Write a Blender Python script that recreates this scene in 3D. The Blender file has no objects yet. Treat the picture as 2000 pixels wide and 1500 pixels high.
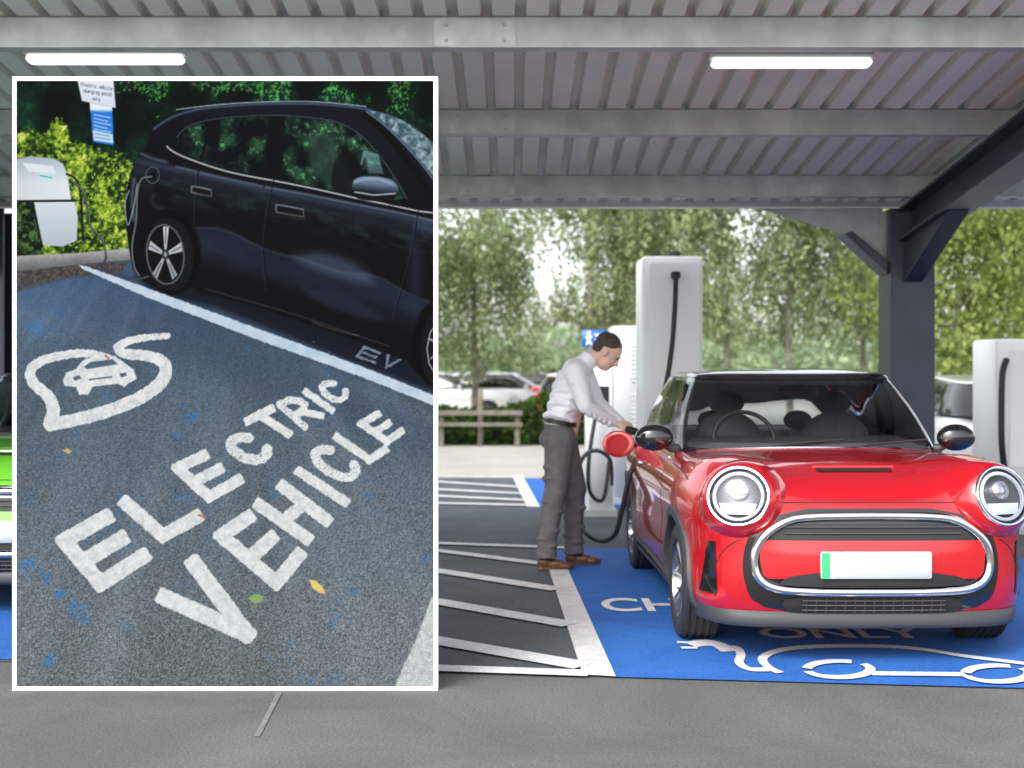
import bpy, bmesh, math, random
import numpy as np
from mathutils import Vector, Matrix
from mathutils.bvhtree import BVHTree
random.seed(5); rng = np.random.RandomState(5)
S = bpy.context.scene; C = S.collection
F = 2550.0; HC = 1.45; HY = 725.0
def P(px, py, Y): return Vector(((px-1000)/F*Y, Y, HC+(HY-py)/F*Y))
def G(px, py, z=0.0):
    Y = (HC-z)*F/(py-HY); return Vector(((px-1000)/F*Y, Y, z))
R = math.radians
# ------------------------------------------------------------ materials
def mat(name, col, rough=.5, metal=0., ns=0, na=0., bump=0., bs=40, coat=0., spec=None, col2=None, detail=4):
    m = bpy.data.materials.new(name); m.use_nodes = True
    nt = m.node_tree; b = nt.nodes['Principled BSDF']
    b.inputs['Roughness'].default_value = rough; b.inputs['Metallic'].default_value = metal
    b.inputs['Base Color'].default_value = (*col, 1)
    if coat: b.inputs['Coat Weight'].default_value = coat; b.inputs['Coat Roughness'].default_value = .03
    if spec is not None: b.inputs['Specular IOR Level'].default_value = spec
    tc = nt.nodes.new('ShaderNodeTexCoord')
    if ns:
        n = nt.nodes.new('ShaderNodeTexNoise'); n.inputs['Scale'].default_value = ns; n.inputs['Detail'].default_value = detail
        nt.links.new(tc.outputs['Object'], n.inputs['Vector'])
        r = nt.nodes.new('ShaderNodeValToRGB'); r.color_ramp.elements[0].position = .32; r.color_ramp.elements[1].position = .68
        c2 = col2 or tuple(min(1, c*(1+na)) for c in col); c1 = tuple(c*(1-na) for c in col) if not col2 else col
        r.color_ramp.elements[0].color = (*c1, 1); r.color_ramp.elements[1].color = (*c2, 1)
        nt.links.new(n.outputs['Fac'], r.inputs['Fac']); nt.links.new(r.outputs['Color'], b.inputs['Base Color'])
    if bump:
        n2 = nt.nodes.new('ShaderNodeTexNoise'); n2.inputs['Scale'].default_value = bs; n2.inputs['Detail'].default_value = 6
        nt.links.new(tc.outputs['Object'], n2.inputs['Vector'])
        bp = nt.nodes.new('ShaderNodeBump'); bp.inputs['Strength'].default_value = bump; bp.inputs['Distance'].default_value = .012
        nt.links.new(n2.outputs['Fac'], bp.inputs['Height']); nt.links.new(bp.outputs['Normal'], b.inputs['Normal'])
    return m
def emis(name, col, s):
    m = bpy.data.materials.new(name); m.use_nodes = True; b = m.node_tree.nodes['Principled BSDF']
    b.inputs['Base Color'].default_value = (*col, 1); b.inputs['Emission Color'].default_value = (*col, 1); b.inputs['Emission Strength'].default_value = s
    return m
def asphalt(name, c1, c2, grain=.25, big=1.2):
    m = bpy.data.materials.new(name); m.use_nodes = True; nt = m.node_tree; b = nt.nodes['Principled BSDF']
    b.inputs['Roughness'].default_value = .85
    tc = nt.nodes.new('ShaderNodeTexCoord')
    a = nt.nodes.new('ShaderNodeTexNoise'); a.inputs['Scale'].default_value = big; a.inputs['Detail'].default_value = 8; a.inputs['Roughness'].default_value = .7; a.inputs['Distortion'].default_value = .6
    f = nt.nodes.new('ShaderNodeTexNoise'); f.inputs['Scale'].default_value = 90; f.inputs['Detail'].default_value = 3
    for q in (a, f): nt.links.new(tc.outputs['Object'], q.inputs['Vector'])
    r = nt.nodes.new('ShaderNodeValToRGB'); r.color_ramp.elements[0].position = .35; r.color_ramp.elements[1].position = .66
    r.color_ramp.elements[0].color = (*c1, 1); r.color_ramp.elements[1].color = (*c2, 1)
    nt.links.new(a.outputs['Fac'], r.inputs['Fac'])
    r2 = nt.nodes.new('ShaderNodeValToRGB'); r2.color_ramp.elements[0].position = .35; r2.color_ramp.elements[1].position = .7
    r2.color_ramp.elements[0].color = (1-grain,)*3+(1,); r2.color_ramp.elements[1].color = (1+grain,)*3+(1,)
    nt.links.new(f.outputs['Fac'], r2.inputs['Fac'])
    mx = nt.nodes.new('ShaderNodeMix'); mx.data_type = 'RGBA'; mx.blend_type = 'MULTIPLY'; mx.inputs[0].default_value = 1
    nt.links.new(r.outputs['Color'], mx.inputs[6]); nt.links.new(r2.outputs['Color'], mx.inputs[7])
    nt.links.new(mx.outputs[2], b.inputs['Base Color'])
    bp = nt.nodes.new('ShaderNodeBump'); bp.inputs['Strength'].default_value = .35; bp.inputs['Distance'].default_value = .01
    nt.links.new(f.outputs['Fac'], bp.inputs['Height']); nt.links.new(bp.outputs['Normal'], b.inputs['Normal'])
    return m
def glassm(name, tint, gloss=.12):
    m = bpy.data.materials.new(name); m.use_nodes = True; nt = m.node_tree
    for n in list(nt.nodes):
        if n.type != 'OUTPUT_MATERIAL': nt.nodes.remove(n)
    out = nt.nodes[0]; t = nt.nodes.new('ShaderNodeBsdfTransparent'); t.inputs[0].default_value = (*tint, 1)
    g = nt.nodes.new('ShaderNodeBsdfGlossy'); g.inputs['Roughness'].default_value = .02
    fr = nt.nodes.new('ShaderNodeFresnel'); fr.inputs[0].default_value = 1.5
    mp = nt.nodes.new('ShaderNodeMath'); mp.operation = 'ADD'; mp.inputs[1].default_value = gloss
    nt.links.new(fr.outputs[0], mp.inputs[0])
    mx = nt.nodes.new('ShaderNodeMixShader'); nt.links.new(mp.outputs[0], mx.inputs[0])
    nt.links.new(t.outputs[0], mx.inputs[1]); nt.links.new(g.outputs[0], mx.inputs[2]); nt.links.new(mx.outputs[0], out.inputs[0])
    return m
def leafm(name, c1, c2, sc=1.3):
    m = bpy.data.materials.new(name); m.use_nodes = True; nt = m.node_tree
    for n in list(nt.nodes):
        if n.type != 'OUTPUT_MATERIAL': nt.nodes.remove(n)
    out = nt.nodes[0]; tc = nt.nodes.new('ShaderNodeTexCoord')
    n = nt.nodes.new('ShaderNodeTexNoise'); n.inputs['Scale'].default_value = sc; n.inputs['Detail'].default_value = 5
    nt.links.new(tc.outputs['Object'], n.inputs['Vector'])
    r = nt.nodes.new('ShaderNodeValToRGB'); r.color_ramp.elements[0].position = .38; r.color_ramp.elements[1].position = .62
    r.color_ramp.elements[0].color = (*c1, 1); r.color_ramp.elements[1].color = (*c2, 1)
    nt.links.new(n.outputs['Fac'], r.inputs['Fac'])
    d = nt.nodes.new('ShaderNodeBsdfDiffuse'); t = nt.nodes.new('ShaderNodeBsdfTranslucent')
    nt.links.new(r.outputs[0], d.inputs[0]); nt.links.new(r.outputs[0], t.inputs[0])
    mx = nt.nodes.new('ShaderNodeMixShader'); mx.inputs[0].default_value = .45
    nt.links.new(d.outputs[0], mx.inputs[1]); nt.links.new(t.outputs[0], mx.inputs[2]); nt.links.new(mx.outputs[0], out.inputs[0])
    return m
M = dict(
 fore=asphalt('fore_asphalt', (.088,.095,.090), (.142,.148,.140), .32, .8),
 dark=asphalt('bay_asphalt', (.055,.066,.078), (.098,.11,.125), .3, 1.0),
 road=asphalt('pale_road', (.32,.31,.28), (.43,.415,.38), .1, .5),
 blue=asphalt('blue_paint', (.009,.10,.40), (.018,.145,.50), .22, 1.6),
 white=asphalt('white_road_paint', (.56,.57,.58), (.74,.75,.76), .14, 5),
 worn=asphalt('worn_paint', (.15,.155,.15), (.24,.24,.24), .3, 12),
 galv=mat('galvanised_steel', (.47,.50,.48), .5, .12, 5, .18),
 galv2=mat('galvanised_plate', (.51,.54,.52), .45, .2, 9, .14),
 sheet=mat('roof_sheet', (.80,.80,.74), .45, 0, 2, .05),
 post=mat('navy_steel', (.035,.045,.065), .4, .1, 3, .15),
 red=mat('red_car_paint', (.52,.006,.014), .25, .25, coat=1.),
 green=mat('green_car_paint', (.14,.50,.03), .28, .1, coat=1.),
 silver=mat('silver_car_paint', (.62,.64,.66), .3, .2, coat=1.),
 whitecar=mat('white_car_paint', (.75,.76,.78), .3, 0, coat=1.),
 black=mat('gloss_black', (.010,.010,.012), .12, 0, coat=1.),
 plastic=mat('grey_plastic', (.045,.047,.053), .55),
 matt=mat('matt_black', (.012,.012,.013), .6),
 lampdark=mat('lamp_interior', (.05,.053,.06), .25, .5),
 trim=mat('cabin_plastic', (.04,.041,.045), .7),
 tyre=mat('tyre_rubber', (.022,.022,.023), .75, 0, bump=.2, bs=60),
 rim=mat('alloy', (.30,.31,.33), .25, .9),
 chrome=mat('chrome', (.74,.75,.78), .12, 1.),
 lens=mat('lamp_reflector', (.62,.64,.67), .15, .85, 22, .4),
 drl=emis('lamp_white', (.70,.74,.80), .45),
 plate=mat('plate_white', (.60,.63,.63), .35), plateg=mat('plate_green', (.05,.50,.18), .35), platey=mat('plate_yellow', (.80,.58,.05), .35),
 seat=mat('seat_fabric', (.05,.051,.055), .8), glass=glassm('window_glass', (.90,.94,.94), .05), dglass=glassm('dark_glass', (.14,.17,.17), .12),
 lampglass=glassm('lamp_glass', (.96,.97,1), .03), tail=mat('tail_red',(.4,.01,.01),.3),
 tube=emis('tube_light', (1,.99,.96), .95), tubecase=mat('tube_case', (.72,.73,.72), .4),
 cab=mat('charger_white', (.82,.84,.84), .4, 0, 2, .03), cabg=mat('charger_grey', (.46,.48,.49), .45, 0, 3, .06), cabw=mat('charger_front', (.88,.90,.90), .4),
 cable=mat('cable_rubber', (.012,.012,.013), .5),
 skin=mat('skin', (.82,.54,.42), .5, 0, 30, .05), shirt=mat('white_shirt', (.92,.92,.97), .8, 0, 12, .02, bump=1., bs=6),
 trouser=mat('grey_trousers', (.135,.128,.132), .85, 0, 14, .15, bump=.9, bs=7), shoe=mat('brown_leather', (.11,.045,.022), .35),
 hair=mat('dark_hair', (.085,.072,.062), .9, 0, 60, .35, bump=1., bs=160), belt=mat('belt', (.02,.012,.01), .4),
 wood=mat('weathered_wood', (.125,.115,.09), .85, 0, 8, .25), bark=mat('birch_bark', (.24,.23,.19), .85, 0, 4, .45),
 leafa=leafm('birch_leaves', (.20,.255,.12), (.40,.48,.25)), leafb=leafm('bright_leaves', (.16,.225,.055), (.38,.46,.15)),
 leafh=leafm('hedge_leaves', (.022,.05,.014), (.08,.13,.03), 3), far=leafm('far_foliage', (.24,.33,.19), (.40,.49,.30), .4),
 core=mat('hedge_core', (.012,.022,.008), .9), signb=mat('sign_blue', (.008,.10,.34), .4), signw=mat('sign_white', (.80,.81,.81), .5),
 grass=asphalt('verge_grass', (.06,.10,.03), (.13,.17,.06), .4, 3), framew=emis('glowing_frame_white', (.9,.9,.9), .5),  # board frame has added emission to stay white; it is no lamp
)
# ------------------------------------------------------------ mesh helpers
class MB:
    def __init__(s): s.v = []; s.f = []
    def add(s, vs, fs):
        o = len(s.v); s.v += [tuple(v) for v in vs]; s.f += [tuple(i+o for i in f) for f in fs]
    def box(s, a, b):
        (x0,y0,z0),(x1,y1,z1) = a, b
        s.add([(x0,y0,z0),(x1,y0,z0),(x1,y1,z0),(x0,y1,z0),(x0,y0,z1),(x1,y0,z1),(x1,y1,z1),(x0,y1,z1)],
              [(0,3,2,1),(4,5,6,7),(0,1,5,4),(1,2,6,5),(2,3,7,6),(3,0,4,7)])
    def cbox(s, a, b, c=.01):
        (x0,y0,z0),(x1,y1,z1) = a, b
        def ring(z, k):
            X0,Y0,X1,Y1 = x0+k,y0+k,x1-k,y1-k
            return [(X0+c,Y0,z),(X1-c,Y0,z),(X1,Y0+c,z),(X1,Y1-c,z),(X1-c,Y1,z),(X0+c,Y1,z),(X0,Y1-c,z),(X0,Y0+c,z)]
        vs = ring(z0,c*.7)+ring(z0+c,0)+ring(z1-c,0)+ring(z1,c*.7); fs = []
        for k in range(3):
            for i in range(8): j=(i+1)%8; fs.append((k*8+i,k*8+j,(k+1)*8+j,(k+1)*8+i))
        fs += [tuple(range(7,-1,-1)), tuple(range(24,32))]; s.add(vs, fs)
    def tube(s, pts, r, n=10, cap=True):
        pts = [Vector(p) for p in pts]; rs = r if isinstance(r,(list,tuple)) else [r]*len(pts)
        t0 = (pts[1]-pts[0]).normalized(); up = Vector((0,0,1)) if abs(t0.z)<.9 else Vector((1,0,0))
        a = t0.cross(up).normalized(); vs = []; fs = []
        for i,p in enumerate(pts):
            t = (pts[min(i+1,len(pts)-1)]-pts[max(i-1,0)]).normalized()
            a = (a-t*a.dot(t)).normalized(); b = t.cross(a)
            for k in range(n):
                an = 2*math.pi*k/n; vs.append(p+(a*math.cos(an)+b*math.sin(an))*rs[i])
        for i in range(len(pts)-1):
            for k in range(n): k2=(k+1)%n; fs.append((i*n+k,i*n+k2,(i+1)*n+k2,(i+1)*n+k))
        if cap: fs += [tuple(range(n-1,-1,-1)), tuple((len(pts)-1)*n+k for k in range(n))]
        s.add(vs, fs)
    def lathe(s, prof, mtx=Matrix(), n=40, closed=False):
        vs = []; fs = []; L = len(prof)
        for k in range(n):
            an = 2*math.pi*k/n
            for r,h in prof: vs.append(mtx @ Vector((r*math.cos(an), r*math.sin(an), h)))
        for k in range(n):
            k2=(k+1)%n
            for i in range(L-1 if not closed else L):
                j=(i+1)%L; fs.append((k*L+i,k2*L+i,k2*L+j,k*L+j))
        s.add(vs, fs)
    def ell(s, c, r, rot=Matrix(), n=20, m=12):
        vs = []; fs = []; c = Vector(c)
        for i in range(m+1):
            ph = math.pi*i/m
            for k in range(n):
                th = 2*math.pi*k/n
                vs.append(c + rot @ Vector((r[0]*math.sin(ph)*math.cos(th), r[1]*math.sin(ph)*math.sin(th), r[2]*math.cos(ph))))
        for i in range(m):
            for k in range(n): k2=(k+1)%n; fs.append((i*n+k,(i+1)*n+k,(i+1)*n+k2,i*n+k2))
        s.add(vs, fs)
    def prism(s, poly, y0, y1):
        n=len(poly); s.add([(x,y0,z) for x,z in poly]+[(x,y1,z) for x,z in poly],
            [tuple(range(n)),tuple(range(2*n-1,n-1,-1))]+[(i,i+n,(i+1)%n+n,(i+1)%n) for i in range(n)])
    def grid(s, rows, close=False):
        n=len(rows[0]); vs=[p for r in rows for p in r]; fs=[]
        for i in range(len(rows)-1):
            for k in range(n if close else n-1): k2=(k+1)%n; fs.append((i*n+k,i*n+k2,(i+1)*n+k2,(i+1)*n+k))
        s.add(vs, fs)
    def build(s, name, m, parent=None, smooth=True, ang=38, world=False, weld=True):
        me = bpy.data.meshes.new(name); me.from_pydata(s.v, [], s.f)
        return finish(name, me, m, parent, smooth, ang, world, weld)
def finish(name, me, m, parent=None, smooth=True, ang=38, world=False, weld=True):
    bm = bmesh.new(); bm.from_mesh(me)
    if weld:
        bmesh.ops.remove_doubles(bm, verts=bm.verts, dist=.0004)
        bmesh.ops.dissolve_degenerate(bm, edges=bm.edges, dist=.0001)
        bmesh.ops.recalc_face_normals(bm, faces=bm.faces)
    if smooth:
        for f in bm.faces: f.smooth = True
        a = R(ang)
        for e in bm.edges:
            if len(e.link_faces)==2 and e.calc_face_angle(0) > a: e.smooth = False
    bm.to_mesh(me); bm.free(); me.materials.clear(); me.materials.append(m)
    o = bpy.data.objects.new(name, me); C.objects.link(o)
    if parent:
        o.parent = parent
        if world: o.location = -parent.location
    return o
def tag(o, label=None, cat=None, group=None, kind=None):
    if label: o['label']=label
    if cat: o['category']=cat
    if group: o['group']=group
    if kind: o['kind']=kind
    return o
def thing(name, label, cat, loc=(0,0,0), rz=0, group=None):
    o = bpy.data.objects.new(name, None); C.objects.link(o); o.location=loc; o.rotation_euler=(0,0,rz); o.empty_display_size=.2
    return tag(o,label,cat,group)
def dup(root, loc, rz=0, label=None, group=None, swap=None, scale=None):
    def cp(o, par):
        c=o.copy(); C.objects.link(c); c.parent=par
        if swap and o.type=='MESH' and o.material_slots and o.material_slots[0].material in swap:
            c.material_slots[0].link='OBJECT'; c.material_slots[0].material = swap[o.material_slots[0].material]
        for ch in o.children: cp(ch, c)
        return c
    r=cp(root,None); r.location=loc; r.rotation_euler=(0,0,rz)
    if scale: r.scale=scale
    if label: r['label']=label
    if group: r['group']=group
    return r
def spl(pts, per=8):
    pts=[tuple(p) for p in pts]; out=[]; n=len(pts)
    for i in range(n-1):
        p0=pts[max(i-1,0)]; p1=pts[i]; p2=pts[i+1]; p3=pts[min(i+2,n-1)]
        for k in range(per):
            t=k/per; out.append(tuple(.5*((2*b)+(-a+c)*t+(2*a-5*b+4*c-d)*t*t+(-a+3*b-3*c+d)*t**3) for a,b,c,d in zip(p0,p1,p2,p3)))
    out.append(pts[-1]); return out
def interp(x, tab): return float(np.interp(x, [t[0] for t in tab], [t[1] for t in tab]))
def struct(o): return tag(o, kind='structure')
def sheet(name, pts, m, z):
    mb=MB(); mb.add([(p[0],p[1],z) for p in pts],[tuple(range(len(pts)))]); return struct(mb.build(name,m,smooth=False))
# ------------------------------------------------------------ world, sun, camera
w = bpy.data.worlds.new('World'); S.world=w; w.use_nodes=True; nt=w.node_tree
bg=nt.nodes['Background']; sk=nt.nodes.new('ShaderNodeTexSky'); sk.sky_type='NISHITA'; sk.sun_disc=False
SE, SR = R(40), R(212)
sk.sun_elevation=SE; sk.sun_rotation=SR; sk.dust_density=3; sk.air_density=1
hs=nt.nodes.new('ShaderNodeHueSaturation'); hs.inputs['Saturation'].default_value=.25; hs.inputs['Value'].default_value=2.65
nt.links.new(sk.outputs[0],hs.inputs['Color'])
nt.links.new(hs.outputs[0],bg.inputs[0]); bg.inputs[1].default_value=.15
sl=bpy.data.lights.new('sun','SUN'); sl.energy=1.7; sl.angle=R(26); sl.color=(1,.96,.9)
so=bpy.data.objects.new('sun',sl); C.objects.link(so)
sd=Vector((math.sin(SR)*math.cos(SE), math.cos(SR)*math.cos(SE), math.sin(SE)))
so.rotation_euler=sd.to_track_quat('Z','Y').to_euler(); so.location=(0,-5,12)
cam=bpy.data.cameras.new('camera'); co=bpy.data.objects.new('camera',cam); C.objects.link(co); S.camera=co
co.location=(0,0,HC); co.rotation_euler=(R(90),0,0); cam.sensor_width=36; cam.lens=F/2000*36; cam.shift_y=-(750-HY)/2000; cam.clip_end=2000
cam.dof.use_dof=True; cam.dof.focus_distance=6.25; cam.dof.aperture_fstop=2.0
S.view_settings.view_transform='Standard'
# ------------------------------------------------------------ ground
sheet('ground',[(-400,-60),(400,-60),(400,600),(-400,600)],M['fore'],0)
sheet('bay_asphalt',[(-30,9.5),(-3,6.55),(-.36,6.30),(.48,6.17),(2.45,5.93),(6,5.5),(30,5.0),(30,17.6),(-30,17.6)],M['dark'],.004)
sheet('road',[(-60,17.6),(60,17.6),(60,25.3),(-60,25.3)],M['road'],.008)
sheet('verge',[(-60,25.3),(60,25.3),(60,29),(-60,29)],M['grass'],.012)
sheet('far_car_park',[(-90,29),(90,29),(90,120),(-90,120)],M['road'],.008)
sheet('blue_bay',[G(1085,1105),G(1090,1070),(4.2,10.0),(6.0,5.45),(2.45,5.93),G(1195,1325)],M['blue'],.008)
sheet('blue_bay',[(-4.8,10.6),(-2.1,10.5),(-2.1,6.48),(-3.0,6.6),(-4.9,6.9)],M['blue'],.008)
sheet('blue_bay',[G(1022,936),G(1260,936),G(1300,992),G(1050,992)],M['blue'],.008)
def ribbon_px(mb, a, b, wd, z):
    a=Vector(a[:2]); b=Vector(b[:2]); d=(b-a).normalized(); n=Vector((-d.y,d.x))*wd/2
    mb.add([(a.x-n.x,a.y-n.y,z),(b.x-n.x,b.y-n.y,z),(b.x+n.x,b.y+n.y,z),(a.x+n.x,a.y+n.y,z)],[(0,1,2,3)])
def pathribbon(mb, pts, wx, wy, z):
    pts=[Vector(p[:2]) for p in pts]; rows=[]
    for i,p in enumerate(pts):
        t=(pts[min(i+1,len(pts)-1)]-pts[max(i-1,0)]).normalized(); n=Vector((-t.y*wx,t.x*wy))/2
        rows.append([(p.x-n.x,p.y-n.y,z),(p.x+n.x,p.y+n.y,z)])
    mb.grid(rows)
def ext(a,b,k): a=Vector(a); b=Vector(b); return b+(a-b)*k
mb=MB()
mb.add([(*G(1070,1108)[:2],.0125),(*G(1106,1108)[:2],.0125),(*G(1203,1326)[:2],.0125),(*G(1138,1322)[:2],.0125)],[(0,1,2,3)])
struct(mb.build('line_marking',M['white'],smooth=False))
for (a,b,wd) in [((860,1064),(1112,1073),.13),((860,1079),(1074,1106),.13),((860,1119),(1090,1155),.15),((860,1180),(1115,1225),.16),((860,1257),(1140,1306),.17),((860,1310),(1150,1320),.13),
        ((860,932),(1012,934),.16),((860,943),(1014,953),.15),((860,958),(1020,966),.15),((860,971),(1028,979),.15),((860,985),(1040,989),.15)]:
    A,B=G(*a),G(*b); mb=MB(); ribbon_px(mb, ext(A,B,2.6), B, wd, .0155 if a[1]!=1310 else .0145); struct(mb.build('line_marking',M['white'],smooth=False))
mb=MB(); ribbon_px(mb,G(1010,930),G(1042,992),.14,.0125); struct(mb.build('line_marking',M['white'],smooth=False))
mb=MB(); ribbon_px(mb,G(546,1354),G(502,1440),.022,.004); struct(mb.build('worn_line_marking',M['worn'],smooth=False))
def gp(l): return [G(x,y) for x,y in l]
mb=MB(); zz=.0130
def sym(pts,k=1.):
    global zz
    zz+=.0004; pathribbon(mb, gp(pts), .045*k, .082*k, zz)
sym(spl([(1348,1264),(1376,1260),(1404,1264),(1424,1277)],6),1.9)
sym([(1322,1259),(1356,1260)],.6); sym([(1330,1270),(1362,1270)],.6)
sym(spl([(1412,1272),(1438,1270),(1447,1284),(1444,1300),(1464,1312),(1500,1313)],6))
sym(spl([(1524,1320),(1500,1308),(1490,1291),(1520,1276),(1590,1268),(1700,1267),(1790,1272),(1880,1286),(1950,1295),(2040,1306)],8))
sym([(1700,1321),(1790,1322),(1886,1323)])
for cx,cy in ((1638,1313),(1948,1322)):
    for a0,a1 in ((-174,-62),(-40,168)): sym([(cx+62*math.cos(R(a)),cy+16*math.sin(R(a))) for a in range(a0,a1+1,6)])
struct(mb.build('car_symbol_marking',M['white'],smooth=False,weld=False))
def ground_text(txt, x, y, sx, sy, name, m=M['white']):
    cu=bpy.data.curves.new('t','FONT'); cu.body=txt; cu.offset=.02; o=bpy.data.objects.new('t',cu); C.objects.link(o)
    bpy.context.view_layer.update(); me=bpy.data.meshes.new_from_object(o.evaluated_get(bpy.context.evaluated_depsgraph_get()))
    C.objects.unlink(o); bpy.data.objects.remove(o)
    me.transform(Matrix.Translation((x,y,.013)) @ Matrix.Diagonal((sx,sy,1,1)))
    return finish(name, me, m, smooth=False, weld=False)
g1=G(1176,1197); struct(ground_text('CHARGING',g1.x,g1.y,.36,.62,'bay_lettering'))
g2=G(1490,1250); struct(ground_text('ONLY',g2.x,g2.y,.33,.38,'bay_lettering'))
# ------------------------------------------------------------ canopy
def bz(Y): return 3.871-.112*Y
def roofz(Y): return bz(Y)+.165
CX,CYY=3.14,10.4
cano=thing('charging_canopy','long open canopy with corrugated underside over the charging bays','canopy',(CX,CYY,0))
mb=MB(); X0,X1=-8.5,9; Yf,Yb=6.05,10.8; rows=[]
xs=[]; x=X0
while x<X1: xs += [(x,0),(x+.112,0),(x+.122,.055),(x+.165,.055)]; x+=.175
for Y in (Yf,Yb): rows.append([(xx,Y,roofz(Y)+dz) for xx,dz in xs])
mb.grid(rows); mb.build('roof_sheet',M['sheet'],cano,smooth=False,world=True)
for Y in (6.757,8.28,9.87):
    mb=MB(); z=bz(Y); mb.box((X0,Y-.025,z+.007),(X1,Y+.025,z+.16)); mb.box((X0,Y-.05,z),(X1,Y+.05,z+.0065))
    pu=mb.build('purlin',M['galv'],cano,smooth=False,world=True)
    for xs_ in ((-4.2,-3.5),(-.40,.02),(3.4,4.1)):
        mb=MB(); dy=.031; mb.box((xs_[0],Y-dy,z+.012),(xs_[1],Y-.0255,z+.15))
        for bx in (.06,xs_[1]-xs_[0]-.06):
            for b_ in (.04,.12): mb.ell((xs_[0]+bx,Y-dy-.003,z+b_),(.010,.008,.010),n=8,m=5)
        mb.build('splice_plate',M['galv2'],pu)
mb=MB(); mb.box((X0,10.72,2.80),(X1,10.86,2.89)); mb.build('gutter',M['tubecase'],cano,smooth=False,world=True)
def hcol(mb,x,Y,z0,z1,wd=.345,dp=.34,t=.03):
    mb.box((x-wd/2,Y-dp/2,z0),(x+wd/2,Y-dp/2+t,z1)); mb.box((x-wd/2,Y+dp/2-t,z0),(x+wd/2,Y+dp/2,z1)); mb.box((x-.02,Y-dp/2+t,z0),(x+.02,Y+dp/2-t,z1))
    mb.box((x-wd/2-.0,Y-dp/2+t,z0),(x-wd/2+.012,Y+dp/2-t,z1))
for px_ in (CX,-4.16):
    mb=MB(); hcol(mb,px_,CYY,0,bz(CYY)+.02); mb.box((px_-.26,CYY-.25,0),(px_+.26,CYY+.25,.03)); mb.build('column',M['post'],cano,smooth=False,world=True)
    mb=MB(); ya,yb=CYY-.18,6.1
    for dx0,dx1,dz0,dz1 in ((-.12,.12,0,-.022),(-.12,.12,-.235,-.257),(-.012,.012,-.022,-.235)):
        za,zb=bz(ya)-.004,bz(yb)-.004
        vs=[(px_+dx0,ya,za+dz1),(px_+dx1,ya,za+dz1),(px_+dx1,ya,za+dz0),(px_+dx0,ya,za+dz0),(px_+dx0,yb,zb+dz1),(px_+dx1,yb,zb+dz1),(px_+dx1,yb,zb+dz0),(px_+dx0,yb,zb+dz0)]
        mb.add(vs,[(0,1,2,3),(7,6,5,4),(0,4,5,1),(1,5,6,2),(2,6,7,3),(3,7,4,0)])
    mb.build('rafter',M['post'],cano,smooth=False,world=True)
    mb=MB(); ya,yb=CYY-.18,9.15; vs=[]
    for xx in (px_-.07,px_+.07): vs += [(xx,ya,2.15),(xx,ya,bz(ya)-.262),(xx,yb,bz(yb)-.265)]
    mb.add(vs,[(0,1,2),(5,4,3),(0,2,5,3),(0,3,4,1)])
    mb.build('haunch',M['post'],cano,smooth=False,world=True)
    k=px_-CX
    pl=[(P(a,b,CYY).x+k,P(a,b,CYY).z) for a,b in ((1480,408),(1722,406),(1722,500),(1640,455))]
    mb=MB(); mb.prism(pl,CYY-.02,CYY); mb.build('bracket',M['galv'],cano,smooth=False,world=True)
    mb=MB(); mb.prism([(pl[3][0]+.0,pl[3][1]-.02),(pl[2][0],pl[2][1]-.15),(pl[2][0],pl[2][1]-.04),(pl[3][0]+.06,pl[3][1]+.0)],CYY-.15,CYY+.10); mb.build('brace',M['post'],cano,smooth=False,world=True)
def lamp(px0,px1,py,label):
    Y=6.95; a=P(px0,py,Y); b=P(px1,py,Y)
    t=thing('tube_light',label,'light',((a.x+b.x)/2,Y,a.z))
    mb=MB(); mb.cbox((a.x,Y-.045,a.z-.003),(b.x,Y+.045,a.z+.028),.008); mb.box(((a.x+b.x)/2-.30,Y-.02,a.z+.025),((a.x+b.x)/2-.27,Y+.02,a.z+.17)); mb.box(((a.x+b.x)/2+.27,Y-.02,a.z+.025),((a.x+b.x)/2+.30,Y+.02,a.z+.17)); mb.build('housing',M['tubecase'],t,world=True)
    mb=MB(); mb.cbox((a.x+.012,Y-.05,a.z-.046),(b.x-.012,Y+.05,a.z-.004),.014); mb.build('diffuser',M['tube'],t,world=True)
lamp(50,363,107,'lit white strip light under the canopy, at the upper left above the photo board')
lamp(1385,1705,114,'lit white strip light under the canopy, above the red car')
# ------------------------------------------------------------ cars
def loopify(half): return list(half)+[(-x,y) for x,y in half[-2:0:-1]]
def normals(loop):
    n=len(loop); out=[]
    for i in range(n):
        a=loop[i-1]; b=loop[(i+1)%n]; t=Vector((b[0]-a[0],b[1]-a[1])).normalized(); nn=Vector((t.y,-t.x))
        if nn.x*loop[i][0]+nn.y*(loop[i][1]*.5)<0: nn=-nn
        out.append(nn)
    return out
HALF=[(0,-2.0),(.3,-1.992),(.55,-1.955),(.70,-1.89),(.79,-1.76),(.84,-1.54),(.860,-1.25),(.856,-.8),(.852,0),(.858,.8),(.866,1.25),(.85,1.5),(.79,1.7),(.62,1.80),(.3,1.83),(0,1.835)]
ZS=[(-2.0,.775),(-1.9,.83),(-1.75,.89),(-1.5,.935),(-1.2,.955),(-.85,.97),(0,.985),(1,1.0),(1.8,.99)]
CROWN=[(-2,.02),(-1.6,.035),(-1.0,.045),(-.6,.03),(2,.02)]
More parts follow.
